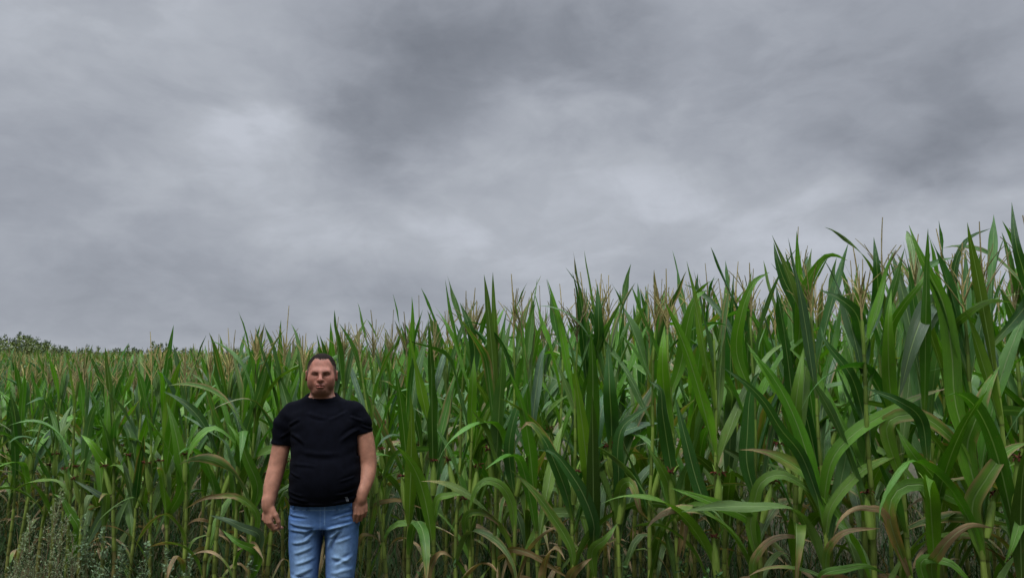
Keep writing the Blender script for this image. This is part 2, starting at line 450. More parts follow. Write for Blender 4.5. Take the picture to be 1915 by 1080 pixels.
def make_ear(rng, p0, az, L=0.2, r=0.024, n=10, sides=8):
    """husked cob leaning off the stalk, and its silk"""
    th = rng.uniform(0.12, 0.35); d = np.array([math.sin(th) * math.cos(az), math.sin(th) * math.sin(az), math.cos(th)])
    s = np.linspace(0, 1, n)
    P = p0 + np.array([math.cos(az), math.sin(az), 0]) * 0.018 + d * (s * L)[:, None]
    rad = r * np.sin(np.clip(0.16 + s * 0.86, 0, 1) * np.pi) ** 0.55 * (1 - 0.25 * s)
    rad[-1] = r * 0.28
    c0 = np.array([0.15, 0.25, 0.04]); col = c0[None] * (1.1 - 0.3 * s[:, None]) + np.array([.1, .08, .02])[None] * (1 - s[:, None]) * 0.5
    g = Geo().add(*tube(P, rad, col, sides))
    for k in range(3):    # husk leaf tips
        a2 = rng.uniform(0, 6.28)
        g.add(*rand_leaf(P[-3], a2, 0.15, rng.uniform(0.3, 1.2), rng.uniform(0.05, 0.12), 0.016, rng, n=6, nu=3, col=c0, ruffle=0.001))
    q = Geo()
    tip = P[-1]
    for k in range(16):
        a2 = rng.uniform(0, 6.28); L2 = rng.uniform(0.02, 0.05); ss = np.linspace(0, 1, 5)
        tt = rng.uniform(0.1, 0.6) + ss * rng.uniform(0.8, 2.4)
        T = np.column_stack([np.sin(tt) * math.cos(a2), np.sin(tt) * math.sin(a2), np.cos(tt)])
        q.add(*tube(tip - d * 0.012 + np.cumsum(T * L2 / 5, axis=0), 0.0028, np.array([0.075, 0.018, 0.010]) * rng.uniform(0.6, 1.6), 3))
    return g, q

def plant(rng, H, detail=2, keep=1.0, gold=None, toward=None, low_dry=True, spread=1.0):
    """detail 2: full plant; 1: mid; 0: only what shows above the rows in front.  returns dict of Geo"""
    nl = rng.randint(14, 18)
    lean = rng.normal(0, 0.032, 2)
    r0 = rng.uniform(0.0115, 0.0155)
    Hs = H * 0.87
    nodes = np.linspace(0.10, 0.92, nl) * Hs + rng.normal(0, 0.012, nl)
    nodes = np.sort(nodes)
    plane = rng.uniform(0, 6.28)
    gold = rng.uniform(0.1, 1.0) if gold is None else gold
    n = (5, 10, 16)[detail]; nu = (3, 3, 5)[detail]
    leaves = []
    def axis(z): return np.array([lean[0] * Hs * (z / Hs) ** 1.5, lean[1] * Hs * (z / Hs) ** 1.5, z])
    for i, z in enumerate(nodes):
        h = z / Hs
        if detail == 0 and h < 0.55: continue
        if detail == 1 and h < 0.2: continue
        if keep < 1 and rng.rand() > keep and h < 0.8: continue
        if h < 0.33 and rng.rand() < 0.38: continue
        az = plane + (i % 2) * np.pi + rng.normal(0, 0.30)
        width = (0.042 + 0.031 * math.sin(min(max(h, 0.05), 0.95) * np.pi)) * rng.uniform(0.8, 1.15)
        L = (0.42 + 0.36 * math.sin((0.18 + 0.70 * h) * np.pi)) * rng.uniform(0.85, 1.12) * H / 2.1
        L = max(L, 0.36)
        th0 = rng.uniform(0.16, 0.40) * spread * (0.75 if h > 0.75 else 1)
        kink = None; tw = rng.normal(0, 0.9); dry = 0.0; ded = 0.0
        col = leaf_colour(rng, h)
        if h > 0.72:
            th1 = rng.uniform(0.15, 0.75); L *= 0.86 if h > 0.84 else 0.94; width *= 0.85
            if rng.rand() < 0.15: th1 = rng.uniform(1.2, 2.1)
        elif h > 0.4:
            th1 = rng.uniform(0.3, 1.35) if rng.rand() < .80 else rng.uniform(1.6, 2.3)
            if rng.rand() < 0.2: kink = (rng.uniform(0.35, 0.65), rng.uniform(0.5, 1.1)); tw *= .4
        else:
            th1 = rng.uniform(1.2, 2.7)
            if rng.rand() < 0.35: kink = (rng.uniform(0.3, 0.6), rng.uniform(0.6, 1.3))
            dry = rng.uniform(0.0, 0.35) if rng.rand() < 0.55 else 0.0
            if h < 0.27: dry = rng.uniform(0.15, 1.1); L *= 0.72; width *= 0.62
        if rng.rand() < 0.12: ded = rng.uniform(0.1, 0.5)
        if dry > 0.8: th0 = rng.uniform(0.5, 1.2); th1 = rng.uniform(2.2, 3.0); width *= 0.55
        leaves.append(rand_leaf(axis(z), az, th0, th1, L, width, rng, n=n, nu=nu, kpow=rng.uniform(1.1, 2.2), kink=kink, twist=tw, col=col,
                                dry=dry, dry_edge=ded, ruffle=rng.uniform(0.007, 0.026)))
    res = {'leaves': leaves}
    if detail > 0:
        res['stalk'] = Geo().add(*make_stalk(rng, Hs, r0, lean, nodes, 7 if detail == 2 else 5))
    res['tassel'] = make_tassel(rng, axis(Hs), H, lean, gold, 4 if detail == 2 else 3, None if detail else 8, (4, 6, 8)[detail], 1.0 if detail else 1.35)
    res['ears'] = []
    if detail > 0:
        for e in range(1 if rng.rand() < 0.75 else 2):
            k = min(max(int(nl * (0.50 - 0.09 * e) + rng.randint(0, 2)), 2), nl - 2)
            az = (toward if toward is not None and rng.rand() < 0.6 else plane + (k % 2) * np.pi) + rng.normal(0, 0.5)
            res['ears'].append(make_ear(rng, axis(nodes[k]) , az, rng.uniform(0.16, 0.21), rng.uniform(0.017, 0.022)))
    res['lean'] = lean; res['Hs'] = Hs
    return res

# rows run from the near right to the far left
U_ROW = np.array([-0.894, 0.447]); N_ROW = np.array([0.447, 0.894]); ROW0 = np.array([2.1, 3.1])
def row_at_px(px, off=0.0):
    k = (px - 957.5) / F_PX
    # point on row line with x = k*y
    base = ROW0 + N_ROW * off
    # base + t*U : bx+t ux = k (by + t uy)
    t_ = (k * base[1] - base[0]) / (U_ROW[0] - k * U_ROW[1])
    return base + t_ * U_ROW, t_
def height_at(x): return float(np.interp(x, [-12, -4.3, -2.8, -1.2, -0.17, 0.9, 1.75, 3.5], [1.72, 1.74, 1.87, 2.00, 2.12, 2.22, 2.29, 2.36]))

rng = np.random.RandomState(11)
FRONT_PX = [-55, -25, 8, 47, 64, 100, 125, 153, 178, 218, 240, 271, 305, 338, 369, 398, 420, 455, 485, 515, 556, 600, 648, 700, 740, 774, 815, 852, 880, 925,
            963, 1012, 1063, 1109, 1160, 1199, 1258, 1325, 1403, 1465, 1530, 1612, 1683, 1722, 1812, 1885, 1965]

# hero leaves traced as 3D curves: (points base->tip in photo pixels, width px, colour key, options)
HERO = [
 ([(1545,905),(1560,852),(1601,807),(1654,774),(1711,744),(1772,725)], 27, 'g', dict(dry=0.10)),
 ([(1723,785),(1682,750),(1617,724)], 25, 'd', {}),
 ([(1658,797),(1703,774),(1739,785),(1780,819),(1821,864),(1845,899)], 28, 'l', dict(dry_edge=0.35, dry=0.06)),
 ([(1752,905),(1707,848),(1674,796)], 31, 'g', {}),
 ([(1809,840),(1825,783),(1845,725),(1870,683)], 38, 'g', dict(dry_edge=0.12)),
 ([(1555,945),(1601,889),(1641,864),(1692,846)], 22, 'l', dict(dry=0.05)),
 ([(1664,970),(1674,921),(1703,905),(1735,909),(1805,941),(1870,962),(1920,988)], 26, 'g', dict(apex_dry=0.22)),
 ([(1658,966),(1625,950),(1597,951),(1572,970),(1558,1002)], 15, 't', dict(dry=1.1)),
 ([(1545,1040),(1565,1005),(1593,991),(1646,987)], 15, 'l', dict(dry=0.55)),
 ([(1742,1060),(1754,1036),(1776,1007),(1813,982),(1862,987)], 20, 'l', dict(dry=0.55)),
 ([(1920,945),(1905,985),(1892,1025),(1878,1052)], 22, 'g', {}),
 ([(1818,950),(1845,893),(1882,844),(1925,825)], 34, 'l', dict(dry_edge=0.3)),
 ([(1535,1080),(1584,1062),(1621,1058),(1660,1074)], 16, 'g', {}),
 ([(1722,1052),(1772,1050),(1800,1072),(1825,1100)], 20, 'g', {}),
 ([(1405,975),(1355,948),(1302,927),(1253,911)], 24, 'g', {}),
 ([(1404,986),(1412,933),(1424,901),(1457,886),(1493,901),(1522,925),(1546,956)], 22, 'l', {}),
 ([(1397,866),(1398,803),(1402,742),(1414,700),(1425,704)], 30, 'd', {}),
 ([(1486,786),(1461,734),(1428,689),(1396,640)], 24, 'g', {}),
 ([(1501,855),(1461,803),(1428,750),(1391,713),(1347,683)], 26, 'd', {}),
 ([(1490,815),(1488,762),(1495,705),(1503,648)], 27, 'l', {}),
 ([(1306,908),(1281,815),(1263,742)], 27, 'd', {}),
 ([(1250,842),(1239,770),(1235,728),(1212,711)], 28, 'd', {}),
 ([(1408,1060),(1422,1028),(1444,1008),(1477,1002),(1522,1013)], 17, 'l', dict(dry=0.55)),
 ([(1275,1000),(1285,955),(1282,1000),(1276,1045)], 12, 't', dict(dry=1.1)),
 ([(1252,910),(1233,868),(1208,831)], 24, 'l', {}),
 ([(1243,740),(1239,670),(1243,608)], 27, 'b', {}),
 ([(1066,1020),(1028,957),(996,915),(955,877)], 20, 'l', dict(dry_edge=0.12)),
 ([(1058,917),(1038,865),(1017,820),(990,790),(971,806)], 24, 'd', dict(dry=0.1)),
 ([(1110,976),(1088,918),(1056,869),(1031,843),(1003,841)], 27, 'd', {}),
 ([(955,878),(952,834),(961,784),(978,735),(996,700)], 22, 'd', {}),
 ([(870,985),(872,964),(887,957),(908,960),(933,978),(957,1003)], 14, 'l', dict(dry=0.3)),
 ([(950,1030),(985,1032),(1021,1052),(1066,1082)], 15, 't', dict(dry=1.1)),
 ([(985,1034),(1003,1010),(1031,989),(1062,978)], 9, 't', dict(dry=1.1)),
 ([(1066,1080),(1088,1055),(1108,1042)], 20, 't', dict(dry=1.1)),
 ([(1158,925),(1165,905),(1179,901),(1190,925),(1197,953),(1214,972)], 21, 'l', dict(dry=0.3)),
 ([(1108,1030),(1133,1006),(1156,976)], 20, 'l', {}),
 ([(1157,890),(1155,841),(1163,800),(1190,775),(1218,756)], 24, 'd', {}),
 ([(1143,776),(1140,728),(1137,640)], 30, 'd', {}),
 ([(958,945),(940,910),(912,898),(890,915),(876,956)], 19, 'l', {}),
 ([(818,934),(840,926),(862,923),(892,932)], 15, 'l', {}),
 ([(700,960),(705,942),(725,936),(750,935),(793,951)], 10, 'l', dict(dry=0.6)),
 ([(672,1010),(682,999),(701,1003),(720,1024)], 9, 't', dict(dry=1.1)),
 ([(799,1085),(812,1046),(828,1032),(848,1044)], 17, 't', dict(dry=1.1)),
 ([(881,775),(884,715),(887,664)], 20, 'b', {}),
 ([(209,886),(187,853),(169,827),(151,812)], 22, 'b', {}),
 ([(204,867),(200,800),(203,742)], 20, 'g', {}),
 ([(340,911),(336,849),(324,791),(311,750)], 26, 'g', {}),
 ([(197,945),(178,920),(156,907),(138,897)], 16, 'w', {}),
 ([(148,996),(129,956),(116,932),(100,923)], 20, 'g', {}),
 ([(486,1003),(450,984),(427,973),(391,962)], 17, 'w', {}),
 ([(482,975),(471,947),(440,927),(409,927),(378,932),(347,951)], 13, 'l', dict(dry=0.4)),
 ([(483,1036),(444,1013),(414,989)], 17, 'g', {}),
 ([(482,911),(462,858),(444,813),(425,790)], 22, 'g', {}),
 ([(1788,760),(1780,660),(1765,570),(1738,511),(1715,462),(1700,421)], 34, 'g', {}),
 ([(1782,600),(1782,522),(1794,470),(1816,442),(1853,427)], 17, 'd', {}),
 ([(1925,560),(1915,511),(1900,455),(1892,378)], 25, 'd', {}),
 ([(1612,640),(1603,590),(1573,560),(1532,541)], 32, 'd', {}),
 ([(1378,660),(1387,585),(1409,529),(1439,509)], 24, 'g', {}),
 ([(1495,620),(1499,560),(1517,514),(1540,481),(1560,476),(1585,487)], 24, 'g', {}),
 ([(1493,580),(1469,529),(1454,488),(1447,453)], 25, 'd', {}),
 ([(1273,680),(1286,604),(1301,557),(1325,541)], 26, 'g', {}),
 ([(1750,570),(1730,580),(1704,650),(1682,742)], 38, 'w', {}),
 ([(1664,720),(1661,604),(1667,540)], 28, 'b', {}),
 ([(1782,625),(1816,582),(1853,563),(1893,565)], 17, 'l', {}),
 ([(1665,620),(1690,570),(1723,529),(1736,500)], 20, 'g', {}),
 ([(1640,570),(1640,500),(1634,443)], 25, 'd', {}),
 ([(888,660),(878,610),(860,565)], 20, 'd', {}),
 ([(1610,760),(1590,700),(1545,640),(1535,610)], 24, 'd', {}),
 ([(1118,640),(1119,590),(1117,530)], 22, 'd', {}),
]
CK = {'g': GREEN * 0.95, 'd': GREEN2 * 0.85 + GREEN * 0.1, 'l': GREEN * 0.7 + YEL * 0.28 + 0.01, 'b': GREEN * 1.15 + YEL * 0.15, 't': DRY, 'w': np.array([0.065, 0.11, 0.055])}

front = []
PLANT_GROUP_FRONT = 'corn plants of the front row at the field edge'
for i, px in enumerate(FRONT_PX):
    p, t_ = row_at_px(px, rng.normal(0, 0.03))
    H = height_at(p[0]) * rng.uniform(0.95, 1.04)
    root = empty('corn_plant', (p[0], p[1], float(gz(p[0], p[1])) - 0.01))
    pl = plant(rng, H, 2, keep=0.5 if px > 830 else 0.62, gold=0.25 + 0.5 * rng.rand() if px > 500 else rng.uniform(0.4, 1), toward=-np.pi / 2)
    obj('stalk', pl['stalk'].mesh('stalk'), M_STALK, root)
    for lf in pl['leaves']:
        W_ = lf[0] + np.array(root.location)
        if ((np.abs(W_[:, 0] + 1.07) < .42) & (W_[:, 1] < 4.50) & (W_[:, 2] < 1.95)).any(): continue     # leaves stay behind the man
        obj('leaf', mesh_from('leaf', *lf), M_LEAF, root)
    if rng.rand() < 0.85: obj('tassel', pl['tassel'].mesh('tassel'), M_TASSEL, root)
    for e, q in pl['ears']:
        eo = obj('ear', e.mesh('ear'), M_EAR, root); obj('silk', q.mesh('silk'), M_TASSEL, eo)
    front.append(dict(px=px, root=root, p=p, H=H, lean=pl['lean'], Hs=pl['Hs'], y=p[1]))

for (pts, wpx, ck, kw) in HERO:
    bx, by = pts[0]
    # nearest stalk of the front row
    best = min(front, key=lambda f: abs(f['px'] - bx))
    o = best['root'].location
    y0 = best['y']
    n = len(pts)
    P = []
    amp = rng.uniform(0.05, 0.16)
    for k, (x_, y_) in enumerate(pts):
        s = k / (n - 1)
        P.append(at(x_, y_, y0 - 0.05 - amp * math.sin(s * np.pi * 0.75)))
    b0 = P[0]
    zz = b0[2] - o.z - 0.06 - 1.6 * min(math.hypot(b0[0] - o.x, b0[1] - o.y), .3)
    s_ = max(zz, 0.02) / best['Hs']
    ax = np.array([o.x + best['lean'][0] * best['Hs'] * s_ ** 1.5, o.y + best['lean'][1] * best['Hs'] * s_ ** 1.5, o.z + zz])
    if np.linalg.norm((ax - b0)[:2]) < 0.30: P = [ax] + P
    P, L = resample(P, 22)
    T = norm(np.gradient(P, axis=0))
    view = norm(P - np.array([0, 0, CAM_Z]))
    W = norm(np.cross(T, view)); N = norm(np.cross(W, T))
    N = np.where((N * view).sum(1, keepdims=True) > 0, -N, N)
    tw = np.linspace(rng.uniform(-0.45, 0.45), rng.uniform(-0.6, 0.6), len(P))[:, None]
    W2 = W * np.cos(tw) + N * np.sin(tw); N2 = N * np.cos(tw) - W * np.sin(tw)
    width = wpx / F_PX * y0 * 0.95
    lf = leaf_surface(P, W2, N2, width, rng, CK[ck] * rng.uniform(0.9, 1.1), nu=5, L=L, ruffle=0.007, fold=0.4, **kw)
    V = lf[0] - np.array(o)
    obj('leaf', mesh_from('leaf', V, *lf[1:]), M_LEAF, best['root'])

# ------------------------------------------------------------------ rows behind: individuals made from a set of plants
LIB = []
for k in range(14):
    r_ = np.random.RandomState(100 + k)
    pl = plant(r_, 2.1, 1 if k % 2 else 2, gold=r_.uniform(0.3, 1))
    g = Geo()
    for lf in pl['leaves']: g.add(lf[0], lf[1], lf[2], lf[3])
    ee = Geo(); qq = Geo()
    for e, q in pl['ears']: ee.join(e); qq.join(q)
    eu = pl['ears'][0]
    LIB.append(dict(stalk=pl['stalk'].mesh('stalk'), leaves=None, foliage=g, tassel=pl['tassel'].mesh('tassel'), ears=[(e.mesh('ear'), q.mesh('silk')) for e, q in pl['ears']],
                    g_stalk=pl['stalk'], g_tassel=pl['tassel'], g_ears=ee))
def fix_u(g):
    g.U = [np.hstack([u, np.zeros((len(u), 1))]) if u.shape[1] == 2 else u for u in g.U]; return g
for L_ in LIB:
    fix_u(L_['foliage']); L_['foliage_me'] = L_['foliage'].mesh('foliage')
    L_['foliage_me'].materials.append(M_LEAF); L_['stalk'].materials.append(M_STALK); L_['tassel'].materials.append(M_TASSEL)
    for e, q in L_['ears']: e.materials.append(M_EAR); q.materials.append(M_TASSEL)

ROW_LABEL = ['corn plant in the second row, just behind the front row of stalks',
             'corn plant in the third row, seen between the nearer plants',
             'corn plant in the fourth row, mostly hidden, its tassel showing above',
             'corn plant in the fifth row, only its top showing above the others']
ROW_GROUP = ['corn plants of the second row', 'corn plants of the third row', 'corn plants of the fourth row', 'corn plants of the fifth row']
SP = 0.75
STUFF_SPOTS = []
INNER = []
for r in range(1, 5):
    off = r * SP
    _, ta = row_at_px(1975, off); _, tb = row_at_px(-60, off)
    tt = ta
    k = 0
    while tt < tb:
        p = ROW0 + N_ROW * (off + rng.normal(0, 0.03)) + U_ROW * tt
        H = height_at(p[0] - 0.2 * r) * rng.uniform(0.93, 1.06) + 0.015 * r
        L_ = LIB[rng.randint(len(LIB))]
        root = empty('corn_plant', (p[0], p[1], float(gz(p[0], p[1])) - 0.01), rng.uniform(0, 6.28))
        sc = H / 2.1; root.scale = (sc * rng.uniform(0.95, 1.05), sc * rng.uniform(0.95, 1.05), sc)
        INNER.append((root, r, 957.5 + F_PX * p[0] / p[1]))
        obj('stalk', L_['stalk'], None, root); obj('foliage', L_['foliage_me'], None, root); obj('tassel', L_['tassel'], None, root)
        for e, q in L_['ears']:
            eo = obj('ear', e, None, root); obj('silk', q, None, eo)
        tt += rng.uniform(0.15, 0.21) * (1 + 0.06 * r); k += 1
    STUFF_SPOTS.append((r, ta - 1.4, ta - 0.1)); STUFF_SPOTS.append((r, tb + 0.1, tb + 3.0))
_, ta = row_at_px(1965, 0); _, tb = row_at_px(-55, 0)
STUFF_SPOTS += [(0, ta - 1.6, ta - 0.18), (0, tb + 0.2, tb + 3.0)]

# ------------------------------------------------------------------ the rest of the field: one mass
def gl(pl):
    g = Geo()
    for lf in pl['leaves']: g.add(lf[0], lf[1], lf[2], lf[3])
    return g
FULL = [fix_u(l['foliage']) for l in LIB]
fullS = []
for L_ in LIB:
    g = Geo(); g.join(L_['foliage']); 
    for q in (L_['g_stalk'], L_['g_tassel'], L_['g_ears']):
        g.join(fix_u(q)) if len(q.V) else None
    fullS.append(g)
far = []
for k in range(12):
    r_ = np.random.RandomState(300 + k)
    pl = plant(r_, 2.1, 0, gold=r_.uniform(0.6, 1.15))
    g = gl(pl); g.join(fix_u(pl['tassel'])); far.append(g)
field = Geo()
for (r, a0, a1) in STUFF_SPOTS:
    tt = a0
    while tt < a1:
        p = ROW0 + N_ROW * r * SP + U_ROW * tt
        H = height_at(p[0] - 0.2 * r)
        field.join(fullS[rng.randint(len(fullS))], (p[0], p[1], float(gz(p[0], p[1]))), rng.uniform(0, 6.28), H / 2.1)
        tt += rng.uniform(0.18, 0.25)
nfar = 0
for r in range(5, 75):
    off = r * SP
    base = ROW0 + N_ROW * off
    px_hi = 2050 if r < 16 else (1000 if r < 30 else 620)
    _, ta = row_at_px(px_hi, off); _, tb = row_at_px(-110, off)
    tt = ta
    while tt < min(tb, ta + 90):
        p = base + U_ROW * tt + N_ROW * rng.normal(0, 0.04)
        dist = math.hypot(p[0], p[1])
        if dist > 58: break
        q_ = min(max((r - 3) / 9, 0), 1); H = (height_at(p[0] - 0.2 * r) * (1 - q_) + 2.08 * q_) * rng.uniform(0.92, 1.07) 
        field.join(far[rng.randint(len(far))], (p[0], p[1], float(gz(p[0], p[1]))), rng.uniform(0, 6.28), H / 2.1, tint=rng.uniform(0.85, 1.15))
        nfar += 1
        tt += rng.uniform(0.18, 0.26) * (1 if r < 14 else 1.5 if r < 30 else 2.4)
print('far plants', nfar, 'verts', field.n)
tag(obj('corn_field', field.mesh('corn_field'), M_LEAF), 'dense mass of corn filling the field behind the first rows', 'corn field', kind='stuff')
del field

# front-row labels
ORD = ['first', 'second', 'third', 'fourth', 'fifth', 'sixth', 'seventh', 'eighth', 'ninth', 'tenth', 'eleventh', 'twelfth']
vis = [f for f in front if 0 <= f['px'] <= 1915]
right = [f for f in vis if f['px'] > 690]; left = [f for f in vis if f['px'] < 500]; mid = [f for f in vis if 500 <= f['px'] <= 690]
for k, f in enumerate(right):
    m = len(right) - 1 - k
    if k < 12: lab = f'front-row corn plant, {ORD[k]} stalk to the right of the man'
    else: lab = f'tall front-row corn plant, {ORD[m]} stalk in from the right edge' if m else 'tall front-row corn plant standing at the right edge of the picture'
    f['lab'] = lab
left = left[::-1]
for k, f in enumerate(left):
    m = len(left) - 1 - k
    if k < 9: lab = f'front-row corn plant, {ORD[k]} stalk to the left of the man'
    else: lab = f'short front-row corn plant, {ORD[m]} stalk in from the left edge' if m else 'short front-row corn plant standing at the left edge of the picture'
    f['lab'] = lab
for k, f in enumerate(mid):
    f['lab'] = ['front-row corn plant just behind the right elbow of the man', "front-row corn plant directly behind the right shoulder of the man", 'front-row corn plant hidden behind the head and back of the man', "front-row corn plant behind the left shoulder of the man"][min(k, 3)]
ROWN = ['', 'second', 'third', 'fourth', 'fifth']
vs = sorted(vis, key=lambda f: f['px'])
for (root, r, px) in INNER:
    if px < 0 or px > 1915:
        tag(root, f"{ROWN[r]}-row corn plant at the {'left' if px < 0 else 'right'} edge of the picture, mostly cut off", 'corn plant', ROW_GROUP[r - 1]); continue
    f = min(vs, key=lambda f: abs(f['px'] - px)); k = vs.index(f)
    gap = (vs[min(k + 1, len(vs) - 1)]['px'] - vs[max(k - 1, 0)]['px']) / 2
    side = 'just left of' if px < f['px'] - gap * .16 else 'just right of' if px > f['px'] + gap * .16 else 'directly behind'
    if f in mid: where = ['the front stalk by his right elbow', 'the front stalk at his right shoulder', "the man's head and back", 'the front stalk at his left shoulder'][min(mid.index(f), 3)]
    else:
        lab = f['lab'].replace('front-row corn plant, ', '').replace('tall ', '').replace('short ', '').replace('front-row corn plant standing at the ', 'stalk at the ').replace(' of the picture', '')
        where = 'the ' + lab.replace(' stalk', ' front stalk', 1) if 'stalk at' not in lab else 'the front ' + lab
    tag(root, f'{ROWN[r]}-row corn plant {side} {where}', 'corn plant', ROW_GROUP[r - 1])
for f in front:
    tag(f['root'], f.get('lab') or 'front-row corn plant at the outer edge of the view', 'corn plant', PLANT_GROUP_FRONT)
# ------------------------------------------------------------------ the man: one continuous body grown from a distance field
def surf_nets(F, xs, ys, zs):
    ins = F < 0
    c = [ins[i:ins.shape[0] - 1 + i, j:ins.shape[1] - 1 + j, k:ins.shape[2] - 1 + k] for i in (0, 1) for j in (0, 1) for k in (0, 1)]
    sm = sum(a.astype(np.int8) for a in c)
    act = (sm > 0) & (sm < 8)
    I, J, K = np.nonzero(act)
    vid = -np.ones(act.shape, np.int64); vid[I, J, K] = np.arange(len(I))
    acc = np.zeros((len(I), 3)); cnt = np.zeros(len(I))
    corner = [(i, j, k) for i in (0, 1) for j in (0, 1) for k in (0, 1)]
    G = {q: F[I + q[0], J + q[1], K + q[2]] for q in corner}
    X = {q: np.column_stack([xs[I + q[0]], ys[J + q[1]], zs[K + q[2]]]) for q in corner}
    for a in corner:
        for ax in range(3):
            if a[ax] == 0:
                b = list(a); b[ax] = 1; b = tuple(b)
                fa, fb = G[a], G[b]; m = (fa < 0) != (fb < 0)
                t_ = np.where(m, fa / np.where(m, fa - fb, 1), 0)[:, None]
                acc += np.where(m[:, None], X[a] + (X[b] - X[a]) * t_, 0); cnt += m
    V = acc / cnt[:, None]
    Q = []
    nx, ny, nz = F.shape
    # edges along x
    for ax in range(3):
        sl0 = [slice(None)] * 3; sl1 = [slice(None)] * 3
        sl0[ax] = slice(0, -1); sl1[ax] = slice(1, None)
        A = ins[tuple(sl0)]; B = ins[tuple(sl1)]
        o = [q for q in range(3) if q != ax]
        ch = A != B
        for q in o:
            s_ = [slice(None)] * 3; s_[q] = 0; ch[tuple(s_)] = False
            s_ = [slice(None)] * 3; s_[q] = -1; ch[tuple(s_)] = False
        idx = np.array(np.nonzero(ch)).T
        if len(idx) == 0: continue
        sgn = A[tuple(idx.T)]
        def cell(d1, d2):
            w_ = idx.copy(); w_[:, o[0]] -= d1; w_[:, o[1]] -= d2; return vid[w_[:, 0], w_[:, 1], w_[:, 2]]
        q4 = np.column_stack([cell(1, 1), cell(0, 1), cell(0, 0), cell(1, 0)])
        flip = sgn if ax != 1 else ~sgn
        q4 = np.where(flip[:, None], q4, q4[:, ::-1])
        Q.append(q4)
    return V, np.concatenate(Q)

class Field:
    def __init__(s, xs, ys, zs, big=0.08):
        s.xs, s.ys, s.zs = [np.asarray(a, np.float32) for a in (xs, ys, zs)]
        s.F = np.full((len(xs), len(ys), len(zs)), big, np.float32); s.big = big
    def box(s, lo, hi, m):
        sl = []
        for a, l, h in zip((s.xs, s.ys, s.zs), lo, hi):
            sl.append(slice(max(int(np.searchsorted(a, l - m)) - 1, 0), int(np.searchsorted(a, h + m)) + 1))
        X = s.xs[sl[0]][:, None, None]; Y = s.ys[sl[1]][None, :, None]; Z = s.zs[sl[2]][None, None, :]
        return tuple(sl), X, Y, Z
    def blend(s, sl, d, k):
        F = s.F[sl]
        h = np.maximum(k - np.abs(F - d), 0) / k
        s.F[sl] = np.minimum(F, d) - h * h * k * 0.25
    def cut(s, sl, d, k):
        F = s.F[sl]
        h = np.maximum(k - np.abs(F + d), 0) / k
        s.F[sl] = np.maximum(F, -d) + h * h * k * 0.25
    def cone(s, a, b, ra, rb, k=0.01, cut=False):
        a = np.array(a, float); b = np.array(b, float); rm = max(ra, rb)
        sl, X, Y, Z = s.box(np.minimum(a, b) - rm, np.maximum(a, b) + rm, s.big * 0.6 if k < .03 else s.big)
        ab = b - a; L2 = max((ab ** 2).sum(), 1e-9)
        t_ = np.clip(((X - a[0]) * ab[0] + (Y - a[1]) * ab[1] + (Z - a[2]) * ab[2]) / L2, 0, 1)
        d = np.sqrt((X - a[0] - ab[0] * t_) ** 2 + (Y - a[1] - ab[1] * t_) ** 2 + (Z - a[2] - ab[2] * t_) ** 2) - (ra + (rb - ra) * t_)
        (s.cut if cut else s.blend)(sl, d, k)
    def chain(s, P, r, k=0.008):
        for i in range(len(P) - 1): s.cone(P[i], P[i + 1], r[i], r[i + 1], k)
    def ell(s, c, r, k=0.01, M=None, cut=False):
        c = np.array(c, float); r = np.array(r, float); rm = r.max()
        sl, X, Y, Z = s.box(c - rm, c + rm, s.big * 0.6)
        dx_, dy_, dz_ = X - c[0], Y - c[1], Z - c[2]
        if M is not None:
            M = np.asarray(M)   # rows = local axes
            dx_, dy_, dz_ = [dx_ * M[i][0] + dy_ * M[i][1] + dz_ * M[i][2] for i in range(3)]
        k0 = np.sqrt((dx_ / r[0]) ** 2 + (dy_ / r[1]) ** 2 + (dz_ / r[2]) ** 2)
        k1 = np.sqrt((dx_ / r[0] ** 2) ** 2 + (dy_ / r[1] ** 2) ** 2 + (dz_ / r[2] ** 2) ** 2)
        d = k0 * (k0 - 1) / np.maximum(k1, 1e-6)
        d = np.where(k0 < 1e-3, -r.min(), d)
        (s.cut if cut else s.blend)(sl, d, k)
    def loft(s, T, k=0.03, e=2.3, inflate=0.0, zlo=None, zhi=None):
        """T rows: z, cx, cy, a, b"""
        T = np.array(sorted(T), float)
        z0 = T[0, 0] if zlo is None else zlo; z1 = T[-1, 0] if zhi is None else zhi
        mx = T[:, 3].max() + inflate; my = T[:, 4].max() + inflate
        sl, X, Y, Z = s.box((T[:, 1].min() - mx, T[:, 2].min() - my, z0), (T[:, 1].max() + mx, T[:, 2].max() + my, z1), s.big)
        z = s.zs[sl[2]]
        # smooth interpolation of the sections
        def itp(col):
            zz = np.clip(z, T[0, 0], T[-1, 0]); i = np.clip(np.searchsorted(T[:, 0], zz) - 1, 0, len(T) - 2)
            m = np.gradient(T[:, col], T[:, 0]); h = T[i + 1, 0] - T[i, 0]; t_ = (zz - T[i, 0]) / h
            return ((2 * t_ ** 3 - 3 * t_ ** 2 + 1) * T[i, col] + (t_ ** 3 - 2 * t_ ** 2 + t_) * h * m[i] + (-2 * t_ ** 3 + 3 * t_ ** 2) * T[i + 1, col] + (t_ ** 3 - t_ ** 2) * h * m[i + 1])[None, None, :]
        cx, cy, a, b = [itp(q) for q in (1, 2, 3, 4)]
        a = a + inflate; b = b + inflate
        q = (np.abs((X - cx) / a) ** e + np.abs((Y - cy) / b) ** e) ** (1 / e)
        d = (q - 1) * np.minimum(a, b)
        zz = z[None, None, :]
        dz_ = np.maximum(z0 - zz, zz - z1)
        d = np.maximum(d, dz_)
        s.blend(sl, d.astype(np.float32), k)

def axis_steps(segs):
    out = [segs[0][0]]
    for (a, b, h) in segs:
        n = max(int(round((b - a) / h)), 1); out += list(np.linspace(a, b, n + 1)[1:])
    return np.array(out)

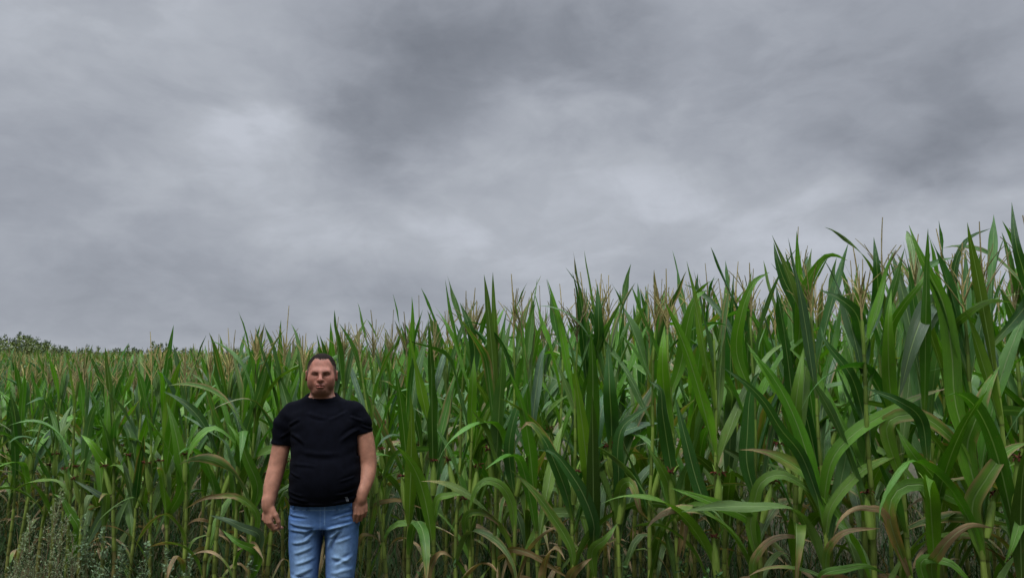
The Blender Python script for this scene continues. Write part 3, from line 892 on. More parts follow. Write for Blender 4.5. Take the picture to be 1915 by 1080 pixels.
def rotz(v, a): c, s_ = math.cos(a), math.sin(a); return np.array([v[0] * c - v[1] * s_, v[0] * s_ + v[1] * c, v[2]])

# torso and limbs: z, cx, cy, half width, half depth
TORSO = [(z, cx, cy, a * (.93 if z < 1.42 else .98), b * (.88 if z < 1.42 else .97)) for z, cx, cy, a, b in [(0.89, 0, 0.015, .165, .115), (0.92, 0, 0.01, .178, .142), (1.00, 0, -.01, .182, .158), (1.08, 0.0, -.022, .186, .170), (1.16, 0.0, -.022, .184, .168), (1.24, 0.0, -.012, .180, .150),
         (1.32, 0.0, -.004, .180, .138), (1.40, -.018, .004, .184, .125), (1.46, -.03, .014, .190, .100), (1.50, -.034, .022, .170, .078), (1.53, -.034, .024, .130, .066), (1.55, -.034, .024, .09, .06)]]
ARM_R = [((-.198, .020, 1.462), .053), ((-.234, .024, 1.40), .054), ((-.250, .022, 1.29), .048), ((-.268, .012, 1.18), .0455), ((-.276, 0.0, 1.135), .045), ((-.285, -.018, 1.08), .0435), ((-.292, -.036, 1.02), .036), ((-.298, -.048, .975), .030)]
ARM_L = [((.148, .015, 1.475), .050), ((.180, .015, 1.41), .053), ((.211, .012, 1.31), .051), ((.230, .008, 1.21), .0475), ((.234, .002, 1.17), .045), ((.230, -.028, 1.11), .044), ((.216, -.062, 1.055), .036), ((.204, -.078, 1.015), .030)]
HC = np.array([-.036, -.012, 1.688]); HYAW = R(5)
FZ = 0.0
def hp(x, y, z): return HC + rotz((x, y, z + FZ), HYAW)
HM = [rotz((1, 0, 0), HYAW), rotz((0, 1, 0), HYAW), np.array([0, 0, 1.])]

def hand(f, wrist, w_, n_, side):
    """w_: direction across the knuckles to the thumb side, n_: palm side"""
    w_ = norm(np.array(w_, float)); n_ = norm(np.array(n_, float)); dn = np.array([0, 0, -1.0]); wr = np.array(wrist, float)
    pc = wr + dn * 0.052 + n_ * 0.004
    f.cone(wr + dn * -0.02, wr + dn * 0.02, .029, .027, 0.02)
    f.ell(pc, (.041, .019, .052), 0.014, M=[w_, n_, dn])
    f.ell(wr + dn * 0.045 + w_ * 0.024 + n_ * 0.012, (.018, .017, .034), 0.012, M=[w_, n_, dn])
    knuck = wr + dn * 0.090
    spec = [(.032, .001, (.044, .026, .021), (34, 80, 92), .0098), (.011, .005, (.048, .030, .022), (38, 86, 100), .0100), (-.011, .002, (.045, .028, .021), (42, 90, 104), .0095), (-.031, -.008, (.036, .021, .019), (46, 92, 108), .0086)]
    for (o, dd, Ls, ang, r) in spec:
        p = knuck + w_ * o + dn * dd - n_ * 0.002
        f.cone(p - dn * 0.028, p, r * 1.05, r * 1.12, 0.008)
        P = [p]
        for L, a_ in zip(Ls, ang):
            a_ = R(a_ * (1.0 if side == 'R' else 0.8)); dirn = dn * math.cos(a_) + n_ * math.sin(a_) + w_ * (0.05 * (o / .03))
            P.append(P[-1] + norm(dirn) * L)
        f.chain(P, [r * 1.1, r * 1.0, r * .92, r * .80], 0.0035)
    if side == 'R':
        T = [wr + dn * 0.02 + w_ * 0.022 + n_ * .008, wr + dn * 0.056 + w_ * 0.046 + n_ * 0.018, wr + dn * 0.090 + w_ * 0.054 + n_ * 0.030, wr + dn * 0.118 + w_ * 0.051 + n_ * 0.040]
    else:
        T = [wr + dn * 0.02 + w_ * 0.020 + n_ * .010, wr + dn * 0.055 + w_ * 0.040 + n_ * 0.026, wr + dn * 0.088 + w_ * 0.042 + n_ * 0.036, wr + dn * 0.114 + w_ * 0.036 + n_ * 0.042]
    f.chain(T, [.0145, .0130, .0112, .0095], 0.006)

def arm(f, A, inflate=0.0, i0=0, i1=None, k=0.02):
    A = A[i0:i1]
    C_, _L = resample([a[0] for a in A], 40); dd_ = [0] + list(np.cumsum(np.linalg.norm(np.diff(np.array([a[0] for a in A]), axis=0), axis=1)))
    rr_ = np.interp(np.linspace(0, 1, 40), np.array(dd_) / dd_[-1], [a[1] for a in A]); rr_ = np.convolve(np.pad(rr_, 2, 'edge'), np.ones(5) / 5, 'valid'); A = list(zip(C_, rr_)); k = 0.006
    for i in range(len(A) - 1): f.cone(A[i][0], A[i + 1][0], A[i][1] + inflate, A[i + 1][1] + inflate, k)

LEG = lambda sx: [(0.04, sx * .115, .03, .036, .045), (0.12, sx * .114, .028, .040, .046), (0.30, sx * .112, .022, .056, .062), (0.46, sx * .097, .0, .050, .060), (0.58, sx * .097, -.006, .056, .070), (0.72, sx * .099, .0, .070, .080), (0.84, sx * .096, .008, .072, .095), (0.92, sx * .080, .01, .085, .11)]

body = Field(axis_steps([(-.38, -.24, .003), (-.24, -.14, .008), (-.14, .07, .0025), (.07, .16, .007), (.16, .30, .003)]),
             axis_steps([(-.21, -.02, .0026), (-.02, .20, .006)]),
             axis_steps([(-.01, .78, .012), (.78, .97, .0028), (.97, 1.53, .008), (1.53, 1.83, .0025)]))
body.loft(TORSO, 0.03)
body.loft([(1.46, -.03, .02, .078, .072), (1.53, -.032, .026, .070, .064), (1.58, -.034, .022, .066, .060), (1.66, -.036, 0.02, .064, .064)], 0.03, e=2)
for A in (ARM_R, ARM_L): arm(body, A)
hand(body, ARM_R[-1][0], (.74, -.67, 0), (.62, .62, 0), 'R')
hand(body, ARM_L[-1][0], (-.90, -.42, 0), (-.42, .90, 0), 'L')
for sx in (-1, 1):
    body.loft(LEG(sx), 0.02, e=2.1)
    body.cone((sx * .118, .02, .045), (sx * .14, -.12, .035), .035, .028, 0.03)
# head
body.ell(hp(0, .012, .030), (.0775, .095, .080), 0.02, HM)
body.ell(hp(0, -.010, -.026), (.0735, .082, .080), 0.03, HM)
body.ell(hp(0, -.032, -.072), (.054, .056, .038), 0.025, HM)
body.ell(hp(.001, -.078, -.091), (.026, .018, .018), 0.022, HM)
body.ell(hp(0, -.030, -.104), (.050, .048, .024), 0.02, HM)
for sx in (-1, 1):
    body.ell(hp(sx * .044, -.058, -.034), (.028, .026, .034), 0.022, HM)
    body.ell(hp(sx * .050, -.030, -.062), (.022, .036, .028), 0.02, HM)
FZ = -0.006
body.cone(hp(-.036, -.080, .016), hp(0, -.0900, .010), .0085, .0090, 0.030)
body.cone(hp(.036, -.080, .016), hp(0, -.0900, .010), .0085, .0090, 0.030)
for sx in (-1, 1):
    body.ell(hp(sx * .031, -.095, -.004), (.017, .010, .0075), 0.014, HM, cut=True)
    body.ell(hp(sx * .031, -.0760, -.002), (.0150, .0105, .0105), 0.003, HM)
    body.ell(hp(sx * .032, -.083, .0060), (.019, .0080, .0040), 0.004, HM)     # heavy upper lid
body.cone(hp(0, -.096, .010), hp(0, -.117, -.028), .0075, .0115, 0.010)
body.ell(hp(0, -.119, -.032), (.0120, .0115, .0100), 0.008, HM)
for sx in (-1, 1):
    body.ell(hp(sx * .0135, -.101, -.034), (.0085, .011, .0085), 0.006, HM)
    body.ell(hp(sx * .007, -.112, -.0415), (.0036, .004, .003), 0.003, HM, cut=True)
body.ell(hp(0, -.092, -.056), (.030, .014, .018), 0.014, HM)
body.ell(hp(0, -.1035, -.0590), (.0225, .0075, .0048), 0.005, HM)
body.ell(hp(0, -.1030, -.0705), (.0200, .0080, .0060), 0.005, HM)
body.cone(hp(-.024, -.1040, -.0655), hp(.024, -.1040, -.0655), .0022, .0022, 0.004, cut=True)
body.ell(hp(0, -.104, -.081), (.020, .006, .0045), 0.008, HM, cut=True)
for sx in (-1, 1):
    body.cone(hp(sx * .020, -.106, -.036), hp(sx * .033, -.095, -.064), .0020, .0022, 0.010, cut=True)
    Me = [rotz((sx * .35, -.94 if sx > 0 else -.94, 0), HYAW), rotz((sx * .94, .35, 0), HYAW), np.array([0, .12, .99])]
    body.ell(hp(sx * .083, .012, -.008), (.019, .0075, .031), 0.006, Me)
    body.ell(hp(sx * .090, .004, -.006), (.009, .006, .016), 0.005, Me, cut=True)
FZ = 0.0
Vb, Qb = surf_nets(body.F, body.xs, body.ys, body.zs)

def local_head(V):
    D = V - HC; c, s_ = math.cos(-HYAW), math.sin(-HYAW)
    return D[:, 0] * c - D[:, 1] * s_, D[:, 0] * s_ + D[:, 1] * c, D[:, 2]
hx, hy, hz = local_head(Vb); hz = hz + 0.006
SKIN = np.array([0.350, 0.165, 0.108]); FACE = np.array([0.285, 0.120, 0.083])
zV = Vb[:, 2]
fz = sstep(zV, 1.53, 1.60)[:, None]
Cb = SKIN * (1 - fz) + FACE * fz
isH = (zV > 1.53) & (np.abs(Vb[:, 0] + .036) < .12)
def blob(cx, cz, rx, rz, p=2): return np.exp(-(np.abs((hx - cx) / rx) ** p + np.abs((hz - cz) / rz) ** p)) * (hy < -.03) * isH
def paint(m, col):
    global Cb
    m = np.clip(m, 0, 1)[:, None]; Cb = Cb * (1 - m) + np.array(col) * m
paint(0.18 * (blob(-.045, -.035, .024, .022) + blob(.045, -.035, .024, .022)) + 0.3 * blob(0, -.028, .015, .016), (.34, .115, .080))
# stubble: jaw, chin, moustache
st = sstep(-hz, .048, .078) * sstep(-hz, -.2, .05) * isH * (hz > -.128) * (1 - sstep(hy, .0, .05))
st = st * (1 - 0.85 * blob(0, -.066, .026, .012, 4)) + 0.55 * blob(0, -.051, .026, .006)
side = sstep(np.abs(hx), .062, .074) * isH * (hz < -.01) * (hz > -.09) * (hy < .01)
paint(0.34 * np.clip(st + 0.35 * side, 0, 1), (.15, .085, .065))
for sx in (-1, 1):
    bz = .0078 + 0.004 * np.clip((np.abs(hx) - .012) / .03, 0, 1) - 0.006 * sstep(np.abs(hx), .036, .052)
    brow = np.exp(-((hz - bz) / .0040) ** 2) * sstep(sx * hx, .006, .014) * (1 - sstep(sx * hx, .044, .054)) * (hy < -.05) * isH
    paint(0.85 * brow, (.030, .017, .013))
    paint(0.0 * np.exp(-((hz + .003) / .0095) ** 4 - np.abs((hx - sx * .031) / .0190) ** 4) * (hy < -.06) * isH, (.15, .062, .048))
    slit = np.exp(-((hz + .0022) / .0030) ** 2 - np.abs((hx - sx * .031) / .0165) ** 4) * (hy < -.06) * isH
    paint(0.85 * slit, (.035, .020, .016))
    scl = np.exp(-((hz + .0022) / .0018) ** 2 - np.abs((hx - sx * .0395) / .0042) ** 4) * (hy < -.06) * isH
    paint(0.35 * scl, (.34, .28, .25))
lip = np.exp(-np.abs((hx) / .0225) ** 4 - np.abs((hz + .0655) / .0095) ** 4) * (hy < -.09) * isH
paint(0.6 * lip, (.36, .10, .085))
paint(0.8 * np.exp(-np.abs(hx / .023) ** 4 - ((hz + .0655) / .0017) ** 2) * (hy < -.085) * isH, (.09, .03, .028))
# scalp tinted towards hair colour round the hairline
hz = hz - 0.006
hl_ = np.where(hy < -.012, .083 - .008 * np.exp(-((hx - .004) / .026) ** 2), .092)
hl_ = hl_ - .100 * sstep(hy, -.068, -.022) * sstep(np.abs(hx), .034, .060); hl_ = np.where(hy > 0, -.012, hl_)
paint(0.75 * sstep(hz - hl_, -.010, .006) * isH * (hy < .11) * (np.abs(hx) < .0815), (.055, .034, .024))
# nails, darker knuckle creases
hand_m = (zV < .90)
paint(0.25 * hand_m * (np.sin(Vb[:, 2] * 420) > .6), SKIN * .75)
M_SKIN = vcol_material('skin', 0.62, 0.28, 32, 0.16, 0.22, 0.0015, sss=0.12, bscale=260)
MAN_Y = 4.27
mx_, my_ = at(614, 700, MAN_Y)[:2]
MAN_RZ = R(6)
man = empty('person', (float(mx_), float(MAN_Y), float(gz(mx_, MAN_Y))), MAN_RZ)
tag(man, 'heavyset man in a black t-shirt and blue jeans standing in front of the corn', 'person')
obj('body', mesh_from('body', Vb, Qb, Cb), M_SKIN, man)

# hair: a short cropped shell over the skull
hair = Field(axis_steps([(-.14, .065, .0024)]), axis_steps([(-.14, .12, .0028)]), axis_steps([(1.60, 1.82, .0024)]))
hair.ell(hp(0, .014, .0300), (.0798, .0965, .0835), 0.01, HM)
X, Y, Z = np.meshgrid(hair.xs, hair.ys, hair.zs, indexing='ij')
P_ = np.column_stack([X.ravel(), Y.ravel(), Z.ravel()]); lx, ly, lz = [a_.reshape(X.shape) for a_ in local_head(P_)]
front_z = 0.0745 + 0.012 * np.cos(lx * 42) * -1 + 0.018 * np.clip(np.abs(lx) / .055, 0, 1) ** 2 * 0 + 0.012
# hairline: a widow's peak low in the middle, receding temples, sideburns down to the ear
peak = np.exp(-((lx - .004) / .026) ** 2)
line = np.where(ly < -.012, .084 - .008 * peak + 0.002 * np.sin(lx * 190), .092) - 0.0
line = line - .100 * sstep(ly, -.064, -.018) * sstep(np.abs(lx), .034, .060)
line = np.where(ly > .0, -0.012 - sstep(ly, 0.02, .06) * 0.05, line)
line = line + 0.0022 * np.sin(lx * 900) * np.sin(ly * 700 + lz * 500)
nz_ = 0.0012 * np.sin(lx * 700 + ly * 300) * np.sin(ly * 640) + 0.0010 * np.sin(lz * 520 + lx * 410)
hair.F = np.maximum(hair.F - nz_, (line - lz)).astype(np.float32)
Vh, Qh = surf_nets(hair.F, hair.xs, hair.ys, hair.zs)
lx, ly, lz = local_head(Vh)
fade = (1 - sstep(lz, .03, .075))[:, None]
Ch = np.array([.014, .010, .008]) * (1 - fade * .7) + np.array([.055, .034, .026]) * fade * .7
M_HAIR = vcol_material('hair', 0.95, 0.10, 260, 0.45, 0.9, 0.003)
obj('hair', mesh_from('hair', Vh, Qh, Ch), M_HAIR, man)

# t-shirt: a thin shell round torso and upper arms
SH = axis_steps([(-.33, .33, .0052)]), axis_steps([(-.25, .20, .0060)]), axis_steps([(0.93, 1.58, .0050)])
def shirt_field(infl):
    f = Field(*SH, big=0.09)
    T = [(0.93, 0.0, -.004, .184, .158), (0.985, 0.0, -.010, .187, .168), (1.04, 0.004, -.022, .194, .180), (1.10, 0.006, -.028, .196, .186), (1.17, 0.003, -.026, .192, .180), (1.24, -.001, -.014, .186, .164), (1.32, -.008, -.006, .184, .152),
         (1.40, -.018, .002, .194, .136), (1.46, -.030, .012, .202, .112), (1.50, -.034, .020, .184, .092), (1.53, -.034, .022, .146, .080), (1.55, -.034, .022, .108, .076), (1.58, -.034, .020, .080, .076)]
    f.loft(T, 0.03, e=2.35, inflate=infl)
    for A, ex in ((ARM_R, 1), (ARM_L, 1)):
        f.cone(np.array(A[0][0]) + (0, 0, .0), A[1][0], .056 + infl, .060 + infl, 0.035)
        f.cone(A[1][0], np.array(A[2][0]) * .8 + np.array(A[3][0]) * .2, .060 + infl, .057 + infl, 0.03)
    return f
fo = shirt_field(0.0); fi = shirt_field(-0.016)
X, Y, Z = np.meshgrid(*[a_.astype(np.float32) for a_ in SH], indexing='ij')
F = np.maximum(fo.F, -fi.F)
hem = 0.980 + 0.008 * np.sin(X * 9 + 1) + 0.030 * sstep(-Y, -.1, .19) * 0 - 0.012 * np.exp(-(X / .12) ** 2) * (Y < 0)
F = np.maximum(F, hem - Z)
# neck opening: tilted plane, lower in front
ncut = (Z - (1.550 + 0.30 * (Y + .03) + 0.6 * (X + .034) ** 2)) 
F = np.maximum(F, np.where(np.abs(X + .034) < .12, ncut, -1))
def armcut(A, zc, sx):
    a = np.array(A[1][0]); b = np.array(A[3][0]); d = norm(b - a); c = a + d * ((a[2] - zc) / abs(d[2]))
    q = (X - c[0]) * d[0] + (Y - c[1]) * d[1] + (Z - c[2]) * d[2]
    return np.where(sx * X > .19 + 0 * X, q, -1) if False else np.where((sx * X > (.195 if sx < 0 else .178)) & (Z > 1.225), q, -1)
F = np.maximum(F, armcut(ARM_R, 1.288, -1)); F = np.maximum(F, armcut(ARM_L, 1.345, 1))
Vs, Qs = surf_nets(F.astype(np.float32), *[a_ for a_ in SH])

def vnormals(V, Q):
    n = np.cross(V[Q[:, 2]] - V[Q[:, 0]], V[Q[:, 3]] - V[Q[:, 1]]); N = np.zeros_like(V)
    for k in range(4): np.add.at(N, Q[:, k], n)
    return norm(N)
def crease(V, a, b, wdt, amp, bend=0.0):
    """a soft fold running from a to b (x,z seen from the front)"""
    a = np.array(a, float); b = np.array(b, float); ab = b - a; L = np.linalg.norm(ab); u_ = ab / L; n_ = np.array([-u_[1], u_[0]])
    P = V[:, [0, 2]] - a; s_ = P @ u_ / L; t_ = P @ n_ - bend * 4 * s_ * (1 - s_)
    e_ = sstep(s_, -0.05, 0.25) * (1 - sstep(s_, 0.7, 1.05))
    return amp * e_ * (np.exp(-(t_ / wdt) ** 2) - 0.6 * np.exp(-((t_ + wdt * 1.5) / wdt) ** 2))
fr = (Vs[:, 1] < 0.03)
D = np.zeros(len(Vs)); rs_ = np.random.RandomState(5)
for (a_, b_, w_, am, be) in [((-.19, 1.03), (-.05, 1.00), .007, .006, .004), ((-.19, 1.065), (-.08, 1.035), .006, .005, -.004), ((-.19, 1.00), (.02, .985), .006, .005, .0), ((.19, 1.02), (.06, .99), .007, .006, 0),
        ((.19, 1.06), (.08, 1.04), .006, .004, .004), ((-.18, 1.16), (-.10, 1.13), .006, .004, 0), ((.18, 1.13), (.10, 1.11), .006, .004, 0), ((-.19, 1.36), (-.09, 1.30), .010, .007, .01), ((.19, 1.38), (.09, 1.31), .010, .007, -.01),
        ((-.20, 1.40), (-.13, 1.44), .008, .006, 0), ((.20, 1.42), (.13, 1.45), .008, .006, 0), ((-.12, 1.27), (.10, 1.255), .014, .005, -.01), ((-.25, 1.33), (-.19, 1.37), .006, .005, 0), ((.26, 1.37), (.19, 1.40), .006, .005, 0), ((-.1, 1.47), (.02, 1.44), .009, .004, -.006), ((.12, 1.48), (.02, 1.43), .009, .004, .006), ((-.16, 1.20), (-.02, 1.19), .008, .003, .003)]:
    D += crease(Vs, a_, b_, w_, am * 1.4, be)
D += 0.0018 * np.sin(Vs[:, 2] * 95 + np.sin(Vs[:, 0] * 25) * 2) * sstep(np.abs(Vs[:, 0]), .06, .18)
Vs = Vs + vnormals(Vs, Qs) * (D * fr)[:, None]
Cs = np.tile([.0024, .0028, .0052], (len(Vs), 1))
collar = np.exp(-((Vs[:, 2] - (1.550 + .30 * (Vs[:, 1] + .03) + .6 * (Vs[:, 0] + .034) ** 2) + .016) / .0022) ** 2)[:, None] * (np.abs(Vs[:, :1] + .034) < .11)
Cs = Cs * (1 - .45 * collar)
M_SHIRT = vcol_material('black_jersey', 0.95, 0.06, 30, 0.22, 0.25, 0.003, bscale=420)
shirt = obj('t_shirt', mesh_from('t_shirt', Vs, Qs, Cs), M_SHIRT, man)
# small pale emblem near the hem: two stacked tabs in an outline
def front_y(V, x, z):
    d_ = (V[:, 0] - x) ** 2 + (V[:, 2] - z) ** 2; i = np.argsort(d_)[:40]; return V[i][V[i][:, 1] < 0][:, 1].min()
me_g = Geo()
def slab(g, pts, col, th=.0012):
    pts = np.array(pts); V = np.vstack([pts, pts + (0, th, 0)]); g.add(V, [[0, 1, 2, 3], [7, 6, 5, 4], [0, 4, 5, 1], [1, 5, 6, 2], [2, 6, 7, 3], [3, 7, 4, 0]], col)
ex, ez = .139, 1.012
pale = np.array([.16, .17, .19])
def em(x0, x1, z0, z1):
    P = [(ex + x0, 0, ez + z0), (ex + x1, 0, ez + z0), (ex + x1, 0, ez + z1), (ex + x0, 0, ez + z1)]
    tilt = .35
    out = []
    for (x, _, z) in P:
        x2 = ex + (x - ex) + (z - ez) * -tilt; out.append((x2, front_y(Vs, x2, z) - .0022, z))
    slab(me_g, out, pale)
em(-.006, .006, .0105, .0125); em(-.006, .006, .001, .003); em(-.006, -.004, .003, .0105); em(.004, .006, .003, .0105); em(-.001, .001, .003, .0105)
em(-.006, .006, -.003, -.001); em(-.006, .006, -.0125, -.0105); em(-.006, -.004, -.0105, -.003); em(.004, .006, -.0105, -.003)
em(-.002, .002, -.008, -.005)
M_PLAIN = vcol_material('print_and_thread', 0.7, 0.3, 90, 0.1, 0.1, 0.001)
obj('emblem', me_g.mesh('emblem'), M_PLAIN, shirt)

# jeans
JG = axis_steps([(-.22, .22, .0046)]), axis_steps([(-.20, .18, .0055)]), axis_steps([(0.04, .52, .009), (.52, 1.03, .0046)])
def jean_field(infl):
    f = Field(*JG, big=0.09)
    f.loft([(0.80, 0, .016, .180, .132), (0.86, 0, .014, .187, .143), (0.93, 0, .008, .187, .150), (0.99, 0, .0, .184, .156), (1.04, 0, -.008, .186, .170)], 0.03, e=2.5, inflate=infl, zlo=.845)
    for sx in (-1, 1):
        c = .90 if sx < 0 else .88; q = .86 if sx < 0 else .94
        f.loft([(0.04, sx * .128, .03, .078, .088), (0.14, sx * .122, .026, .072, .082), (0.30, sx * .116, .020, .070, .080), (0.46, sx * .108 * c, .0, .078 * q, .082), (0.56, sx * .108 * c, -.004, .082 * q, .090), (0.66, sx * .104 * (c + 1) / 2, .0, .086 * (q + 1) / 2, .098), (0.76, sx * .098, .006, .090, .112), (0.84, sx * .094, .012, .094, .130), (0.90, sx * .090, .012, .096, .138)], 0.018, e=2.35, inflate=infl)
    return f
jo = jean_field(0.0); ji = jean_field(-0.014)
X, Y, Z = np.meshgrid(*[a_.astype(np.float32) for a_ in JG], indexing='ij')
F = np.maximum(jo.F, -ji.F); F = np.maximum(F, Z - (1.016 + .0 * X)); F = np.maximum(F, 0.055 - Z)
Vj, Qj = surf_nets(F.astype(np.float32), *JG)
fr = (1 - sstep(Vj[:, 1], -.02, .03))
JC = [((-.185, .925), (-.06, .915), .006, .006, .003), ((-.18, .885), (-.03, .865), .007, .007, -.004), ((-.175, .845), (-.06, .835), .006, .006, .004), ((-.16, .775), (-.05, .80), .007, .007, -.006), ((-.03, .845), (-.09, .79), .007, .007, .004), ((-.15, .72), (-.04, .76), .008, .006, -.005), ((-.14, .665), (-.03, .70), .008, .006, -.004), ((-.15, .60), (-.04, .645), .009, .007, 0),
      ((.185, .93), (.05, .905), .006, .007, -.003), ((.17, .875), (.03, .850), .006, .007, -.003), ((.03, .845), (.12, .865), .007, .007, .004), ((.035, .80), (.10, .85), .008, .008, -.006),
      ((.035, .735), (.075, .82), .008, .009, .006), ((.16, .80), (.07, .775), .008, .005, 0), ((.17, .70), (.07, .65), .009, .007, 0), ((.05, .70), (.16, .665), .009, .006, .006), ((.17, .63), (.06, .60), .009, .008, -.004), ((.05, .61), (.16, .645), .008, .006, 0), ((-.05, .56), (-.17, .60), .009, .008, 0), ((.17, .55), (.06, .58), .009, .008, 0)]
D = np.zeros(len(Vj))
for (a_, b_, w_, am, be) in JC: D += crease(Vj, a_, b_, w_ * 1.15, am * .8, be)
D += 0.0007 * np.sin(Vj[:, 2] * 75 + np.sin(Vj[:, 0] * 40 + Vj[:, 2] * 9) * 3) * sstep(-Vj[:, 2], -.70, -.5)
foldv = D.copy()
D = D * fr
fly = np.exp(-((Vj[:, 0] - .012) / .0035) ** 2) * (Vj[:, 2] > .865) * (Vj[:, 1] < 0)
D += 0.003 * fly
band = np.exp(-((Vj[:, 2] - .955) / .003) ** 2); D -= 0.002 * band
Vj = Vj + vnormals(Vj, Qj) * D[:, None]
JB = np.array([.050, .118, .290]); JF = np.array([.235, .365, .550]); JD = np.array([.014, .032, .090])
legc = np.where(Vj[:, 0] < 0, -.100, .100)
thigh = np.exp(-((Vj[:, 0] - legc) / .050) ** 2) * np.exp(-((Vj[:, 2] - .70) / .15) ** 2)
knee = np.exp(-((Vj[:, 0] - legc) / .055) ** 2) * np.exp(-((Vj[:, 2] - .52) / .09) ** 2)
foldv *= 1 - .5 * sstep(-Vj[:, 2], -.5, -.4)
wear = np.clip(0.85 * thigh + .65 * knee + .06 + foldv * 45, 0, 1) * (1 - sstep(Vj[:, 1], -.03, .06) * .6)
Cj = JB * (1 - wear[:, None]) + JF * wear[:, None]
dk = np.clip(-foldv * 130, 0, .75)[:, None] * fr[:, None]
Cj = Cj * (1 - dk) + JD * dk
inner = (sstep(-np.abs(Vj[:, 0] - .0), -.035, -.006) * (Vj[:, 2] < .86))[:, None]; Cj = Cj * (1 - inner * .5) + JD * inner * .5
seam = (np.exp(-((Vj[:, 0] - .020) / .0022) ** 2) * (Vj[:, 2] > .875) * (Vj[:, 1] < 0) + .6 * np.exp(-((Vj[:, 0] + .004 + 0.0 * Vj[:, 2]) / .0022) ** 2) * (Vj[:, 2] > .80) * (Vj[:, 1] < 0) + .8 * band)
pk = np.zeros(len(Vj))
for sx in (-1, 1):    # curved pocket mouths
    pz = .955 - .050 * np.sqrt(np.clip((sx * Vj[:, 0] - .105) / .075, 0, 1)); pz = .905 + .05 * (1 - np.clip((sx * Vj[:, 0] - .100) / .080, 0, 1) ** 1.8) ** .8
    pk += np.exp(-((Vj[:, 2] - pz) / .0028) ** 2) * (sx * Vj[:, 0] > .100) * (Vj[:, 1] < .02)
Cj = Cj * (1 - np.clip(seam * .5, 0, .6)[:, None]) + JF * 1.1 * np.clip(seam * .5, 0, .6)[:, None]
pk = np.clip(pk, 0, 1)[:, None] * .5; Cj = Cj * (1 - pk) + JD * pk
M_DENIM = vcol_material('denim', 0.85, 0.2, 45, 0.13, 0.3, 0.0025, bscale=420)
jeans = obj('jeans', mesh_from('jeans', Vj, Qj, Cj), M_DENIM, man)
for x in (-.150, -.075, .085, .155):
    y_ = front_y(Vj, x, .975) - .003; lg = Geo()
    slab(lg, [(x - .005, y_, .955), (x + .005, y_, .955), (x + .005, y_, .996), (x - .005, y_, .996)], JB * 1.2, .003)
    obj('belt_loop', lg.mesh('belt_loop'), M_DENIM, jeans)
# shoes
for sx in (-1, 1):
    f = Field(axis_steps([(-.25, .25, .005)]), axis_steps([(-.26, .14, .005)]), axis_steps([(-.02, .16, .004)]))
    f.ell((sx * .125, .045, .045), (.042, .06, .045), 0.03); f.ell((sx * .145, -.11, .034), (.048, .085, .034), 0.04); f.cone((sx * .122, .04, .06), (sx * .122, .04, .12), .042, .044, 0.03)
    f.F = np.maximum(f.F, 0.004 - f.zs[None, None, :])
    V_, Q_ = surf_nets(f.F, f.xs, f.ys, f.zs)
    C_ = np.tile([.02, .02, .022], (len(V_), 1)); C_[V_[:, 2] < .022] = (.35, .35, .34)
    obj('shoe', mesh_from('shoe', V_, Q_, C_), M_PLAIN, man)

# ------------------------------------------------------------------ grass and undergrowth below the corn
def blades(n, rg, x0, x1, o0, o1, h0, h1, wd, cols, g):
    """n blades over the strip between row offsets o0..o1"""
    tt = rg.uniform(x0, x1, n); oo = rg.uniform(o0, o1, n)
    base = ROW0[None] + U_ROW[None] * tt[:, None] + N_ROW[None] * oo[:, None]
    base = base + rg.normal(0, .03, base.shape)
    z0 = gz(base[:, 0], base[:, 1])
    patch = 0.65 + 0.5 * (np.sin(base[:, 0] * 3.1 + 1) * np.sin(base[:, 1] * 2.3 + base[:, 0]))
    h = rg.uniform(h0, h1, n) * np.clip(patch, .45, 1.2)
    az = rg.uniform(0, 6.28, n); th0 = rg.uniform(0.02, .5, n); th1 = th0 + rg.uniform(.3, 2.2, n); w0 = wd * rg.uniform(.6, 1.4, n)
    S = 5; s = np.linspace(0, 1, S)
    th = th0[:, None] + (th1 - th0)[:, None] * s[None] ** 1.5
    T = np.stack([np.sin(th) * np.cos(az)[:, None], np.sin(th) * np.sin(az)[:, None], np.cos(th)], -1)
    P = np.concatenate([np.zeros((n, 1, 3)), np.cumsum((T[:, 1:] + T[:, :-1]) * .5, axis=1)], 1) * (h / (S - 1))[:, None, None]
    P += np.column_stack([base, z0])[:, None]
    fa = rg.uniform(0, 6.28, n)
    W = np.column_stack([-np.sin(az + .5 * np.sin(fa)), np.cos(az + .5 * np.sin(fa)), 0 * az])
    hw = (w0[:, None] * .5 * np.array([.8, 1, .85, .55, .06])[None])[..., None]
    V = np.stack([P - W[:, None] * hw, P + W[:, None] * hw], 2).reshape(-1, 3)
    q = grid_quads(S, 2)
    Q = (q[None] + (np.arange(n) * S * 2)[:, None, None]).reshape(-1, 4)
    cols = np.array(cols); C = cols[rg.randint(len(cols), size=n)] * rg.uniform(.6, 1.35, (n, 1))
    C = np.repeat(C, S * 2, axis=0)
    U = np.zeros((len(V), 3)); U[:, 0] = .2; U[:, 1] = np.tile(np.repeat(s, 2), n); U[:, 2] = np.repeat(rg.uniform(0, 9, n), S * 2)
    g.add(V, Q, C, U)
rg = np.random.RandomState(77)
gg = Geo()
GC = [(.018, .048, .012), (.024, .060, .010), (.034, .062, .016), (.016, .042, .012), (.06, .07, .025), (.11, .08, .04)]
blades(26000, rg, -1.5, 11.0, -0.15, 3.4, .30, .80, .008, GC, gg)
blades(9000, rg, -1.5, 11.0, -0.9, -.1, .12, .45, .006, GC, gg)
blades(14000, rg, -1.5, 14.0, 3.4, 7.5, .30, .75, .010, GC, gg)
blades(16000, rg, -3, 13.0, -6.0, -.7, .05, .20, .005, GC, gg)
tag(obj('undergrowth', gg.mesh('undergrowth'), M_GRASS), 'tangled dark green grass growing under and in front of the corn', 'grass', kind='stuff')

